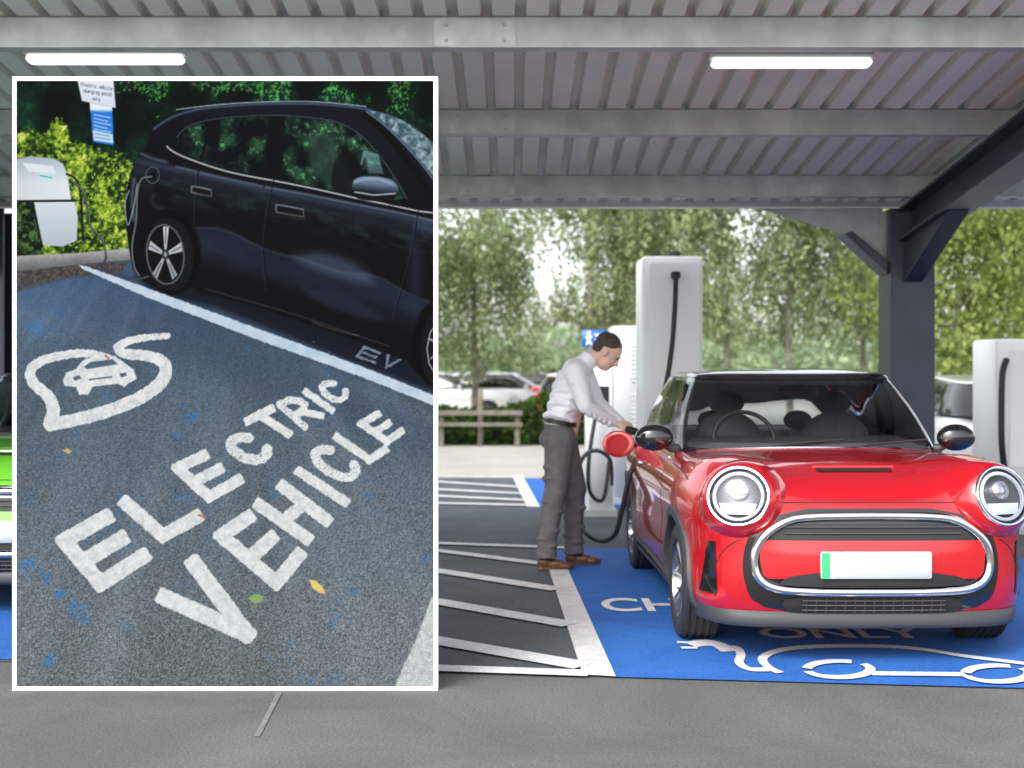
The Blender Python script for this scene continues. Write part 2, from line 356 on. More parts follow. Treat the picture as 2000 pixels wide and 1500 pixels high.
def body_mesh(half=HALF, zs=ZS, zb=.20, bulge=0.):
    loop=loopify(spl(half,7)); N=normals(loop); rows=[]
    side=[(0,.075),(.06,.035),(.16,.012),(.30,.003),(.42,.010),(.52,.016),(.62,.006),(.72,.002),(.82,.014),(.88,.03),(.93,.052),(.97,.08),(1,.115)]
    front=[(0,.10),(.06,.04),(.16,.015),(.30,.0),(.42,.0),(.52,.002),(.62,.006),(.72,.014),(.82,.035),(.88,.055),(.93,.082),(.97,.12),(1,.17)]
    for k in (.0,.5,.9): rows.append([(x*k*.9,(max(-1.2,min(1.2,y)) if k==0 else y*.9),zb) for x,y in loop])
    for (t,a),(t2,b) in zip(side,front):
        row=[]
        for (x,y),n in zip(loop,N):
            wf=n.y*n.y; ins=a*(1-wf)+b*wf; X,Y=x-n.x*ins,y-n.y*ins
            z=zb+(interp(Y,zs)-zb)*t; row.append((X,Y,z))
        rows.append(row)
    last=rows[-1]
    for k in (.97,.92,.86,.78,.68,.55,.38,.2,.0):
        row=[]
        for X,Y,z in last:
            yy=max(-1.45,min(1.4,Y)); y2=yy+(Y-yy)*k
            row.append((X*k,y2,interp(y2,zs)+interp(y2,CROWN)*(1-k**2.2)))
        rows.append(row)
    if bulge:
        nr=[]
        for r_ in rows:
            q=[]
            for X,Y,Z in r_:
                g=math.exp(-((abs(X)-.625)/.20)**2-((min(0,Y+1.78))/.25)**2-(max(0,Y+1.78)/.55)**2)*max(0,min(1,(Z-.60)/.24))
                g=g*(1 if Y<0 else 0)
                q.append((X,Y-.055*bulge*g*(1 if Y<-1.5 else 0 if Y>-1.3 else (-1.3-Y)/.2),Z+.085*bulge*g))
            nr.append(q)
        rows=nr
    mb=MB(); mb.grid(rows,True); me=bpy.data.meshes.new('b'); me.from_pydata(mb.v,[],mb.f)
    bm=bmesh.new(); bm.from_mesh(me); bmesh.ops.remove_doubles(bm,verts=bm.verts,dist=.002); bmesh.ops.dissolve_degenerate(bm,edges=bm.edges,dist=.0005)
    bmesh.ops.recalc_face_normals(bm,faces=bm.faces); bm.to_mesh(me); bm.free()
    return me
def cut_arches(me, wb, r):
    o=bpy.data.objects.new('tmp',me); C.objects.link(o)
    mb=MB()
    for sy in (-1,1):
        for sx in (-1,1):
            mtx=Matrix.Translation((sx*.95,sy*wb,.315)) @ Matrix.Rotation(R(90),4,'Y')
            mb.lathe([(0,-.35),(r,-.35),(r,.35),(0,.35)],mtx,48)
    cut=mb.build('cutter',M['matt'])
    md=o.modifiers.new('b','BOOLEAN'); md.operation='DIFFERENCE'; md.solver='EXACT'; md.object=cut
    bpy.context.view_layer.update(); me2=bpy.data.meshes.new_from_object(o.evaluated_get(bpy.context.evaluated_depsgraph_get()))
    bpy.data.objects.remove(o); bpy.data.objects.remove(cut); return me2
def greenhouse(root, belt, roof, zbelt, zroof, crown, ranges, glass, roofm, pillm):
    per=8; b=spl(belt,per); r=spl(roof,per); lb=loopify(b); lr=loopify(r); n=len(lb); half=len(b)
    N=normals(lb); ss=[0,.06,.2,.4,.6,.8,.93,1.0]
    rows=[]
    for s in ss:
        row=[]
        for i in range(n):
            bul=.05*s*(1-s)*2
            x=lb[i][0]*(1-s)+lr[i][0]*s+N[i].x*bul; y=lb[i][1]*(1-s)+lr[i][1]*s+N[i].y*bul
            z0=interp(lb[i][1],zbelt); z=z0*(1-s)+interp(lr[i][1],zroof)*s; row.append((x,y,z))
        rows.append(row)
    def par(i):
        i=i%n; h=i if i<half else n-i; return h/per
    def inr(i,rg): a=min(par(i),par(i+1)); c=max(par(i),par(i+1)); return rg[0]-1e-6<=a and c<=rg[1]+1e-6
    used=set()
    for name,rg,sd in ranges:
        for side in ((0,),) if sd=='both' else ((1,),(-1,)):
            mb=MB()
            for i in range(n):
                if not inr(i,rg): continue
                sgn=1 if i<half-1 else -1
                if sd!='both' and sgn!=side[0]: continue
                for q in range(1,len(ss)-2):
                    j=(i+1)%n; mb.add([rows[q][i],rows[q][j],rows[q+1][j],rows[q+1][i]],[(0,1,2,3)]); used.add((q,i))
            mb.build(name,glass,root,ang=60)
    mb=MB()
    for q in range(len(ss)-1):
        for i in range(n):
            if (q,i) in used: continue
            j=(i+1)%n; mb.add([rows[q][i],rows[q][j],rows[q+1][j],rows[q+1][i]],[(0,1,2,3)])
    mb.build('pillars',pillm,root,ang=50)
    mb=MB(); rr=[rows[-1]]
    zc=[(1.0,0),(.985,.35),(.95,.5),(.85,.68),(.7,.83),(.5,.93),(.25,.99),(0,1)]
    for k,cz in zc:
        row=[]
        for i in range(n):
            X,Y,Z=rows[-1][i]; yc=max(.1,min(1.0,Y)); y2=yc+(Y-yc)*k; row.append((X*k if k<1 else X*1.012,y2 if k<1 else Y*1.008-.002,interp(y2,zroof)+crown*cz))
        rr.append(row)
    mb.grid(rr,True); mb.build('roof',roofm,root,ang=50)
    return rows
BELT=[(0,-.90),(.4,-.865),(.675,-.73),(.755,-.5),(.765,0),(.76,.75),(.74,1.25),(.62,1.58),(.3,1.70),(0,1.71)]
ROOF=[(0,-.36),(.35,-.335),(.555,-.25),(.60,-.05),(.61,.25),(.61,.75),(.59,1.05),(.51,1.33),(.25,1.42),(0,1.43)]
ZB=[(-.9,.975),(-.5,.985),(0,1.0),(2,1.02)]; ZR=[(-.4,1.395),(0,1.42),(.6,1.42),(1.45,1.37)]
def wheel(root, x, y, sx):
    r=.312; mtx=Matrix.Translation((x,y,r)) @ Matrix.Rotation(R(90*sx),4,'Y')
    mb=MB(); prof=[(.205,.07),(.225,.095),(.27,.102),(.295,.094),(.308,.078)]
    for k in range(5):
        h=.075-.15*k/4
        if k: prof += [(.303,h+.02),(.303,h+.012)]
        prof += [(.312,h+.008),(.312,h-.008)]
    prof += [(.308,-.09),(.29,-.102),(.225,-.1),(.205,-.08)]
    mb.lathe(prof,mtx,56)
    ty=mb.build('wheel',M['tyre'],root,ang=30)
    mb=MB(); mb.lathe([(.208,.085),(.198,.092),(.19,.07),(.185,-.05),(.05,-.05)],mtx,48)
    mb.lathe([(0,.062),(.035,.06),(.04,.03),(.04,-.04)],mtx,20)
    for k in range(5):
        for dd in (-9,9):
            a=R(k*72+dd); a2=R(k*72+dd*1.7); p0=mtx@Vector((.035*math.cos(a),.035*math.sin(a),.05)); p1=mtx@Vector((.193*math.cos(a2),.193*math.sin(a2),.075))
            mb.tube([p0,(p0+p1)/2,p1],[.016,.013,.015],6)
    mb.build('rim',M['rim'],ty)
    mb=MB(); mb.lathe([(0,-.06),(.18,-.06)],mtx,30); mb.lathe([(0.04,-.035),(.15,-.035)],mtx,30); mb.build('brake_disc',M['matt'],ty)
    return ty
def make_mini(root, paint):
    full=body_mesh(bulge=1.); bm=bmesh.new(); bm.from_mesh(full); bvh=BVHTree.FromBMesh(bm); bm.free()
    body=finish('body',cut_arches(full,1.2475,.355),paint,root,ang=32)
    def pf(x,z,off=.004):
        h=bvh.ray_cast(Vector((x,-4,z)),Vector((0,1,0)))
        return Vector((x,(h[0].y if h[0] else -1.8)-off,z))
    def ps(sx,y,z,off=.004):
        h=bvh.ray_cast(Vector((sx*3,y,z)),Vector((-sx,0,0))); return Vector(((h[0].x if h[0] else sx*.86)+sx*off,y,z))
    def pt(x,y,off=.003):
        h=bvh.ray_cast(Vector((x,y,3)),Vector((0,0,-1))); return Vector((x,y,(h[0].z if h[0] else .9)+off))
    def patch(name,half,off,m,par=root,nx=26,nz=14):
        half=spl(half,5); zz=[p[1] for p in half]; z1,z0=max(zz),min(zz); o=sorted([(p[1],p[0]) for p in half])
        mb=MB(); rows=[]
        for j in range(nz+1):
            z=z0+(z1-z0)*j/nz; wd=max(.001,float(np.interp(z,[a for a,b in o],[b for a,b in o])))
            rows.append([pf(-wd+2*wd*i/nx,z,off) for i in range(nx+1)])
        mb.grid(rows); return mb.build(name,m,par,ang=60)
    g=patch('grille_surround',[(.3,.772),(.44,.752),(.555,.685),(.608,.56),(.606,.42),(.54,.30),(.3,.252)],.006,M['black'])
    patch('upper_grille',[(.38,.700),(.46,.68),(.505,.64),(.515,.622)],.012,M['matt'],g)
    for z in (.685,.655):
        mb=MB(); mb.tube([pf(x,z,.018) for x in np.linspace(-.42,.42,24)],.004,6); mb.build('slat',M['plastic'],g)
    patch('bumper_bar',[(.517,.622),(.538,.56),(.525,.46),(.50,.435)],.022,paint,g)
    patch('plate_recess',[(.28,.466),(.37,.455),(.44,.43),(.45,.405)],.030,M['matt'],g,20,4)
    ring=[(0,.738),(.28,.733),(.41,.712),(.515,.64),(.560,.545),(.548,.445),(.47,.388),(.30,.373),(0,.371)]
    hp=spl(ring,6); lp=hp+[(-a,b) for a,b in hp[-2:0:-1]]; pts=[pf(a,b,.016) for a,b in lp]; pts.append(pts[0]); pts.append(pts[1])
    mb=MB(); mb.tube(pts,.0225,10,False); mb.build('chrome_ring',M['chrome'],g)
    patch('lower_intake',[(.33,.348),(.42,.335),(.42,.285),(.36,.255)],.013,M['matt'],g,20,6)
    mb=MB()
    for z in (.280,.305,.328): mb.tube([pf(x,z,.02) for x in np.linspace(-.34,.34,16)],.004,5)
    for x in np.linspace(-.32,.32,15): mb.tube([pf(x,z,.02) for z in (.265,.30,.338)],.003,5)
    mb.build('mesh_grid',M['plastic'],g)
    mb=MB(); rows=[]; lx=np.linspace(-.82,.82,50)
    for z,off in ((.185,.0),(.19,.03),(.215,.042),(.25,.028),(.268,.006)):
        rows.append([(lambda h:(h.x,h.y,z))(pf(x,max(z,.235),off)) for x in lx])
    mb.grid(rows); mb.build('front_lip',M['plastic'],root,ang=60)
    for sx in (-1,1):
        mb=MB(); rows=[]
        for z in np.linspace(.34,.60,6):
            wd=.014+.020*(.60-z)/.26; rows.append([pf(sx*(.760-.05*(z-.34))+dx,z,.008) for dx in (-wd,-wd/2,0,wd/2,wd)])
        mb.grid(rows); mb.build('side_intake',M['black'],root)
    cy=pf(0,.50,.0).y-.05
    mb=MB(); mb.cbox((-.262,cy,.442),(.262,cy+.03,.572),.006); pl=mb.build('number_plate',M['plate'],root)
    mb=MB(); mb.box((-.261,cy-.003,.445),(-.222,cy-.0005,.569)); mb.build('green_band',M['plateg'],pl,smooth=False)
    mb=MB(); mb.grid([[pt(x,y,.004) for x in np.linspace(-.19,.19,16)] for y in (-1.66,-1.635,-1.61)]); mb.build('bonnet_scoop',M['matt'],root)
    mb=MB(); mb.tube([pt(x,-1.60,.004) for x in np.linspace(-.205,.205,16)],.012,8); mb.build('scoop_lip',paint,root)
    mb=MB(); mb.tube([pf(x,.800,.0015) for x in np.linspace(-.44,.44,24)],.003,5); mb.build('bonnet_seam',M['matt'],root)
    for sx in (-1,1):
        mb=MB(); mb.tube([ps(sx,y,z,.0) for y,z in spl([(-1.50,.88),(-1.3,.905),(-1.0,.915),(-.8,.92)],5)],.003,5); mb.build('bonnet_seam',M['matt'],root)
        mb=MB(); mb.tube([pf(sx*x,z,.0012) for x,z in spl([(.62,.62),(.68,.58),(.72,.51),(.735,.42),(.73,.33)],5)],.0025,5); mb.build('bumper_seam',M['matt'],root)
    mb=MB(); mb.tube([pt(x,-.93+.18*(abs(x)/.66)**2,.004) for x in np.linspace(-.66,.66,20)],.008,6); mb.build('cowl_trim',M['chrome'],root)
    for x0 in (-.28,.2):
        mb=MB(); a=Vector((x0,-.885,1.01)); mb.tube([a,a+Vector((.1,.0,.02)),a+Vector((.42,.035,.045))],.008,6); mb.build('wiper',M['matt'],root)
    for sx in (-1,1):
        d=Vector((sx*.34,-1,.32)).normalized(); q=d.to_track_quat('Z','Y').to_matrix().to_4x4()
        ctr=Vector((sx*.622,-1.90,.822))
        # seat the lamp just proud of the wing: farthest point of the paint along the lamp axis within the lens circle
        best=-9
        for rr in (0,.04,.08,.10):
            for an in np.linspace(0,6.28,10):
                o_=ctr+(q@Vector((rr*math.cos(an),rr*math.sin(an),0)))+d*.6
                h=bvh.ray_cast(o_,-d)
                if h[0]: best=max(best,(h[0]-ctr).dot(d))
        c=ctr+d*(best+.030); mt=Matrix.Translation(c) @ q
        mb=MB(); mb.lathe([(.222,-.15),(.200,-.085),(.180,-.036),(.163,-.008),(.153,.0),(.147,-.006)],mt,44); mb.build('headlight_fairing',paint,root)
        mb=MB(); mb.lathe([(.152,-.024),(.153,.004),(.148,.012),(.141,.012),(.136,.003),(.133,-.024)],mt,44); hl=mb.build('headlight',M['chrome'],root)
        mb=MB(); mb.lathe([(.136,-.001),(.122,-.008),(.10,-.018),(0,-.024)],mt,44); mb.build('reflector',M['lampdark'],hl)
        mb=MB(); mb.lathe([(.124,-.002),(.120,.006),(.110,.004),(.107,-.008)],mt,44); mb.build('running_light',M['drl'],hl)
        mb=MB(); mb.lathe([(0,.022),(.028,.018),(.046,.004),(.050,-.018)],mt@Matrix.Translation((0,.030,-.004)),30)
        mb.build('projector',M['lens'],hl)
        mb=MB(); m2=mt@Matrix.Translation((0,-.035,-.006))
        mb.add([m2@Vector(v) for v in ((-.080,-.035,0),(.080,-.035,0),(.06,-.055,.0),(-.06,-.055,0),(-.09,-.0,0),(.09,-.0,0))],[(0,1,2,3),(4,5,1,0)]); mb.build('lower_reflector',M['drl'],hl)
        mb=MB(); mb.lathe([(.138,.010),(.11,.026),(.07,.037),(0,.042)],mt,36); mb.build('lens_cover',M['lampglass'],hl)
    for sx in (-1,1):
        for sy in (-1.2475,1.2475):
            mb=MB(); rows=[]
            for a in np.linspace(-12,192,40):
                ca,sa=math.cos(R(a)),math.sin(R(a)); row=[]
                for rr,off in ((.352,-.03),(.350,.016),(.365,.020),(.40,.016),(.405,-.004)):
                    y=sy+rr*ca; z=.315+rr*sa; z=max(z,.22); p=ps(sx,max(-1.62,min(1.62,y)),min(z,.70),off); row.append((p.x,y,z))
                rows.append(row)
            mb.grid(rows); mb.build('wheel_arch',M['plastic'],root,ang=50)
        mb=MB(); mb.grid([[ps(sx,y,z,o_) for y in np.linspace(-.88,.88,12)] for z,o_ in ((.205,-.02),(.215,.012),(.27,.016),(.30,.002))]); mb.build('sill',M['plastic'],root)
        for yy in (-.62,.55):
            mb=MB(); mb.tube([ps(sx,yy,z,-.001) for z in np.linspace(.3,.93,14)],.003,5); mb.build('door_seam',M['matt'],root)
        mb=MB(); pp=ps(sx,.36,.84,.012); mb.tube([pp+Vector((0,-.09,0)),pp+Vector((sx*.02,-.06,0)),pp+Vector((sx*.02,.06,0)),pp+Vector((0,.09,0))],.011,8); mb.build('door_handle',M['chrome'],root)
        mb=MB(); mb.tube([ps(sx,y,.935,.0) for y in np.linspace(-.55,1.45,26)],.006,6); mb.build('waist_trim',M['chrome'],root)
        for y in (-1.2475,1.2475): wheel(root,sx*.745,y,sx)
        mx=-.885 if sx<0 else .865
        mb=MB(); mb.ell((mx,-.60,1.055),(.112,.065,.080)); mi=mb.build('mirror',M['black'],root)
        mb=MB(); mb.tube([(sx*.72,-.55,.985),(sx*.78,-.57,.99),(mx-sx*.05,-.59,1.02)],[.03,.026,.022],8); mb.build('mirror_arm',M['plastic'],mi)
    greenhouse(root,BELT,ROOF,ZB,ZR,.050,[('windscreen',(0,2.25),'both'),('side_window',(2.5,4.5),'s'),('side_window',(4.75,6.125),'s'),('rear_window',(7.0,9),'both')],M['glass'],M['black'],M['black'])
    mb=MB(); bl=spl(BELT,6); bl=loopify([(x*.985,y*.985) for x,y in bl]); rows=[[(x*k,y*k+.0,1.034 if k<1 else 1.0) for x,y in bl] for k in (1,.96,.5,.05)]
    mb.grid(rows,True); mb.build('cabin_trim',M['trim'],root)
    for sx in (-1,1):
        mb=MB(); mb.ell((sx*.34,.12,1.00),(.22,.10,.19)); st=mb.build('seat',M['seat'],root)
        mb=MB(); mb.ell((sx*.34,.15,1.245),(.115,.06,.080)); mb.tube([(sx*.34-.05,.15,1.15),(sx*.34-.05,.15,1.25)],.01,6); mb.tube([(sx*.34+.05,.15,1.15),(sx*.34+.05,.15,1.25)],.01,6); mb.build('headrest',M['seat'],st)
        mb=MB(); mb.ell((sx*.30,1.0,1.10),(.10,.06,.07)); mb.build('rear_headrest',M['seat'],root)
    mb=MB(); mt=Matrix.Translation((-.33,-.42,1.03))@Matrix.Rotation(R(70),4,'X'); ring=[mt@Vector((.18*math.cos(a),.18*math.sin(a),0)) for a in np.linspace(0,2*math.pi,33)]
    mb.tube(ring,.014,8,False); mb.tube([mt@Vector((-.17,0,0)),mt@Vector((0,-.02,-.02)),mt@Vector((.17,0,0))],.018,8); mb.build('steering_wheel',M['matt'],root)
    mb=MB(); mb.ell((0,-.30,1.335),(.10,.02,.035)); mb.build('rear_view_mirror',M['matt'],root)
    return root
mini=thing('hatchback_car','red hatchback with black roof plugged in and parked on the blue bay','car',(1.752,8.38,0),R(.5))
make_mini(mini,M['red']); mini.scale=(1.03,1,1)
gr=dup(mini,(-3.12,9.7,0),R(0),'bright green car at the left edge, mostly hidden behind the photo board',swap={M['red']:M['green']})
def make_saloon(root, paint):
    half=[(x*1.03,y*1.13) for x,y in HALF]; zs=[(y*1.13,z) for y,z in ZS]
    me=body_mesh(half,[(a,b*.98) for a,b in zs]); finish('body',cut_arches(me,1.38,.36),paint,root,ang=32)
    belt=[(x*1.0,y*1.18+.1) for x,y in BELT]; roof=[(x*.97,y*1.05+.1) for x,y in ROOF]
    greenhouse(root,belt,roof,[(a,b-.02) for a,b in ZB],[(a,b-.05) for a,b in ZR],.04,[('windscreen',(0,2.125),'both'),('side_window',(2.5,4.5),'s'),('side_window',(4.75,6.125),'s'),('rear_window',(7.125,9),'both')],M['dglass'],paint,M['black'])
    for sx in (-1,1):
        for y in (-1.38,1.38): wheel(root,sx*.78,y,sx)
        mb=MB(); mb.ell((sx*.72,-1.98,.68),(.15,.10,.06)); mb.build('headlight',M['chrome'],root)
        mb=MB(); mb.ell((sx*.93,-.62,1.02),(.11,.06,.07)); mb.build('mirror',paint,root)
        mb=MB(); mb.ell((sx*.66,2.02,.80),(.2,.05,.06)); mb.build('tail_light',M['tail'],root)
    mb=MB(); mb.box((-.45,-2.285,.35),(.45,-2.15,.52)); mb.build('grille',M['matt'],root)
    mb=MB(); mb.box((-.26,2.075,.60),(.26,2.09,.71)); mb.build('number_plate',M['platey'],root)
sal=thing('parked_car','silver car parked beyond the column, right of the red car','car',(P(1905,800,15).x,15,0),R(176))
make_saloon(sal,M['silver'])
lab=['white car in the far car park, furthest left','silver car in the far car park behind the timber fence','pale car in the far car park beside the fence post','white car in the far car park left of the man']
for i,(px,Y,rz,m_) in enumerate([(870,37,80,'whitecar'),(935,43,100,'silver'),(990,37,85,'whitecar'),(1050,45,95,'silver')]):
    dup(sal,(P(px,0,Y).x,Y,0),R(rz),lab[i],'cars in the far car park',swap={M['silver']:M[m_]})
dup(sal,(P(1122,0,30).x,30.5,0),R(176),'red car glimpsed behind the man, beyond the hedge',swap={M['silver']:M['red']})
dup(sal,(P(1860,0,33).x,33,0),R(80),'white car in the far car park right of the column',swap={M['silver']:M['whitecar']})
dup(sal,(P(1250,0,38).x,38,0),R(88),'white car in the far car park seen through the gap by the chargers',swap={M['silver']:M['whitecar']})
bpy.context.view_layer.update()
fl=P(1208,867,9.42); fq=Vector((-.25,-1,.12)).normalized().to_track_quat('Z','Y').to_matrix().to_4x4()
mb=MB(); mb.lathe([(0,.004),(.062,.004),(.066,.008),(.088,.008),(.102,.003),(.106,-.004),(.100,-.010),(0,-.012)],Matrix.Translation(fl)@fq@Matrix.Diagonal((1.12,.92,1,1)),40); tf=mb.build('charge_flap',M['red'])
tf.parent=mini; tf.matrix_parent_inverse=mini.matrix_world.inverted()
mb=MB(); mb.tube([fl+Vector((.06,.015,.0)),fl+Vector((.13,.04,-.01)),fl+Vector((.2,.1,-.01))],.014,8); th=mb.build('hinge',M['matt']); th.parent=mini; th.matrix_parent_inverse=mini.matrix_world.inverted()
# ------------------------------------------------------------ chargers
def charger(name,label,px0,px1,pytop,Y,dp,m=None):
    a=P(px0,pytop,Y); b=P(px1,pytop,Y); t=thing(name,label,'charger',((a.x+b.x)/2,Y,0))
    mb=MB(); mb.cbox((a.x,Y,.06),(b.x,Y+dp,a.z),.02); mb.build('cabinet',m or M['cab'],t,world=True)
    mb=MB(); mb.box((a.x-.03,Y-.03,0),(b.x+.03,Y+dp+.03,.07)); mb.build('plinth',M['cabg'],t,world=True,smooth=False)
    return t,a,b
t,a,b=charger('charging_unit','tallest white charging cabinet with black hose, behind the red car',1255,1373,500,11.2,.6)
mb=MB(); mb.box((a.x+.06,11.19,.5),(b.x-.03,11.197,a.z-.06)); mb.build('front_panel',M['cabw'],t,world=True,smooth=False)
hx=P(1320,535,11.12)
mb=MB(); mb.cbox((hx.x-.035,11.08,hx.z-.04),(hx.x+.035,11.19,hx.z+.02),.01); mb.build('hose_outlet',M['matt'],t,world=True)
mb=MB(); mb.tube([P(1318,500,11.4),P(1318,492,11.4)],.05,10); mb.build('top_cap',M['matt'],t,world=True)
mb=MB(); mb.tube(spl([P(1320,538,11.05),P(1319,580,11.0),P(1314,660,10.95),P(1303,740,10.9),P(1288,800,10.85),P(1281,860,10.85),P(1290,960,10.9),P(1310,1040,11.0)],6),.022,10); mb.build('hose',M['cable'],t,world=True)
t,a,b=charger('charging_cabinet','grey power cabinet with vents, left of the tall white charger',1196,1252,636,14.2,.7,mat('cabinet_grey',(.46,.48,.49),.45,0,3,.04))
for (u0,u1,v0,v1) in ((.66,.92,.10,.33),(.66,.92,.38,.60)):
    mb=MB(); n_=9; xx0=a.x+(b.x-a.x)*u0; xx1=a.x+(b.x-a.x)*u1; zt,zb_=a.z*(1-v0),a.z*(1-v1); rows=[]
    for k in range(n_):
        z1=zt-(zt-zb_)*k/n_; rows += [[(xx0,14.192,z1),(xx1,14.192,z1)],[(xx0,14.186,z1-.02),(xx1,14.186,z1-.02)]]
    mb.grid(rows); mb.build('vent',M['cabg'],t,world=True,smooth=False)
t,a,b=charger('charging_post','slim pale charging post directly behind the man',1146,1199,715,13.0,.4)
mb=MB(); mb.box((a.x+.05,12.99,1.0),(b.x-.05,12.997,1.3)); mb.build('screen',M['matt'],t,world=True,smooth=False)
mb=MB(); mb.tube(spl([P(1168,790,12.9),P(1160,830,12.85),P(1150,900,12.7),P(1152,960,12.7),P(1178,975,12.7),P(1190,900,12.8)],6),.02,8); mb.build('hose',M['cable'],t,world=True)
t,a,b=charger('charging_unit','white charging cabinet with hanging hose at the right edge',1945,2050,662,11.6,.6)
mb=MB(); mb.tube(spl([P(1966,702,11.45),P(1958,730,11.4),P(1956,800,11.4),P(1957,870,11.4),P(1964,930,11.45)],6),.028,8); mb.build('hose',M['cable'],t,world=True)
mb=MB(); mb.box((a.x+.12,11.59,.6),(b.x-.05,11.597,a.z-.1)); mb.build('front_panel',M['cabw'],t,world=True,smooth=False)
mb=MB(); mb.tube(spl([P(1245,843,9.45),P(1250,875,9.3),P(1230,930,9.25),P(1214,1000,9.3),P(1200,1045,9.4),P(1170,1056,9.6),P(1135,1030,9.9),P(1120,975,10.2),P(1135,900,10.6),P(1165,880,11.2),P(1192,900,12),P(1195,950,13.1)],8),.018,10)
cb=mb.build('charging_cable',M['cable']); tag(cb,'black charging cable looping from the chargers to the red car','cable')
mb=MB(); mb.tube([P(1222,836,9.45),P(1240,843,9.45),P(1250,848,9.46)],[.02,.03,.026],10); mb.build('plug',M['matt'],cb)
t=thing('parking_sign','small blue sign with white walking figure behind the man\'s head','sign',(P(1163,0,20).x,20,0))
a=P(1136,644,20); b=P(1192,678,20)
mb=MB(); mb.cbox((a.x,19.98,b.z),(b.x,20,a.z),.01); pn=mb.build('sign_panel',M['signb'],t,world=True)
mb=MB(); cx=a.x+.11; cz=(a.z+b.z)/2
mb.ell((cx,19.975,cz+.085),(.026,.003,.026),n=10,m=6)
for q in ([(0,.055),(0,-.01)],[(0,-.01),(-.035,-.10)],[(0,-.01),(.04,-.10)],[(0,.045),(-.045,0)],[(0,.045),(.045,.01)]): mb.tube([(cx+x,19.972,cz+z) for x,z in q],.015,6)
mb.build('symbol',M['signw'],pn)
for k,(l0,l1) in enumerate(((.20,.40),(.20,.36))):
    mb=MB(); mb.box((a.x+l0,19.972,cz+.04-.08*k),(a.x+l1,19.979,cz+.065-.08*k)); mb.build('text_line',M['signw'],pn,smooth=False)
mb=MB(); mb.tube([(t.location.x,20.03,0),(t.location.x,20.03,a.z)],.03,8); mb.build('pole',M['galv'],t,world=True)
# ------------------------------------------------------------ fence, hedge
t=thing('timber_fence','low weathered timber rail fence in front of the ivy hedge','fence',(-1,24.8,0))
for z,th_ in ((.66,.045),(.44,.035)):
    mb=MB(); mb.box((-9,24.75,z-th_),(.2,24.85,z+th_)); mb.build('rail',M['wood'],t,world=True,smooth=False)
for x in (-9,-7,-5,-3,-1.35,.1):
    mb=MB(); mb.cbox((x-.05,24.86,0),(x+.05,24.96,.66),.01); mb.build('post',M['wood'],t,world=True,smooth=False)
mb=MB(); mb.cbox((-.66,25.1,0),(-.56,25.2,1.12),.01); tag(mb.build('marker_post',M['wood']),'upright wooden post standing in the ivy hedge','post')
def leaves(name, pts, size, m, parent=None, world=False, droop=.5):
    n=len(pts); a=rng.normal(size=(n,3)); a/=np.linalg.norm(a,axis=1)[:,None]; b=rng.normal(size=(n,3)); b[:,2]-=droop
    b-=a*(a*b).sum(1)[:,None]; b/=np.linalg.norm(b,axis=1)[:,None]; c=np.cross(a,b); s=(size*(.6+.8*rng.rand(n)))[:,None]
    v=np.stack([pts-b*s,pts+c*s*.5,pts+b*s,pts-c*s*.5],1).reshape(-1,3).astype(np.float32)
    me=bpy.data.meshes.new(name); me.vertices.add(4*n); me.vertices.foreach_set('co',v.ravel()); me.loops.add(4*n); me.loops.foreach_set('vertex_index',np.arange(4*n,dtype=np.int32))
    me.polygons.add(n); me.polygons.foreach_set('loop_start',np.arange(0,4*n,4,dtype=np.int32)); me.polygons.foreach_set('loop_total',np.full(n,4,dtype=np.int32)); me.update(calc_edges=True); me.materials.append(m)
    o=bpy.data.objects.new(name,me); C.objects.link(o)
    if parent:
        o.parent=parent
        if world: o.location=-parent.location
    return o
def hedge(name,label,x0,x1,y0,y1,h,n,m,cat='hedge'):
    t=thing(name,label,cat,((x0+x1)/2,(y0+y1)/2,0))
    pts=np.stack([rng.uniform(x0,x1,n),rng.uniform(y0,y1,n),rng.rand(n)**.7*h],1); pts[:,2]*=.8+.25*np.sin(pts[:,0]*1.7)*np.sin(pts[:,0]*.63+1)+.1*rng.rand(n)
    leaves('foliage',pts,.07,m,t,True)
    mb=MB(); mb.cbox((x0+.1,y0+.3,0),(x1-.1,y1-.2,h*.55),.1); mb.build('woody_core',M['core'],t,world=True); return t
hedge('hedge','dark ivy hedge behind the timber fence left of the man',-9,3.0,25.4,26.6,.92,16000,M['leafh'])
hedge('hedge','low green hedge beyond the road right of the column',6.5,18,25.4,26.6,1.1,14000,M['leafh'])
fp=[]
for k in range(90):
    cx=rng.uniform(-45,45); cz=rng.uniform(.8,2.2); r_=rng.uniform(1.5,3.5); q=rng.normal(size=(420,3))*[r_,1.2,r_*.45]; fp.append(q+[cx,rng.uniform(70,80),cz])
fw=leaves('far_woodland',np.concatenate(fp),.28,M['far']); tag(fw,'hazy line of pale green trees beyond the far car park','trees',kind='stuff')
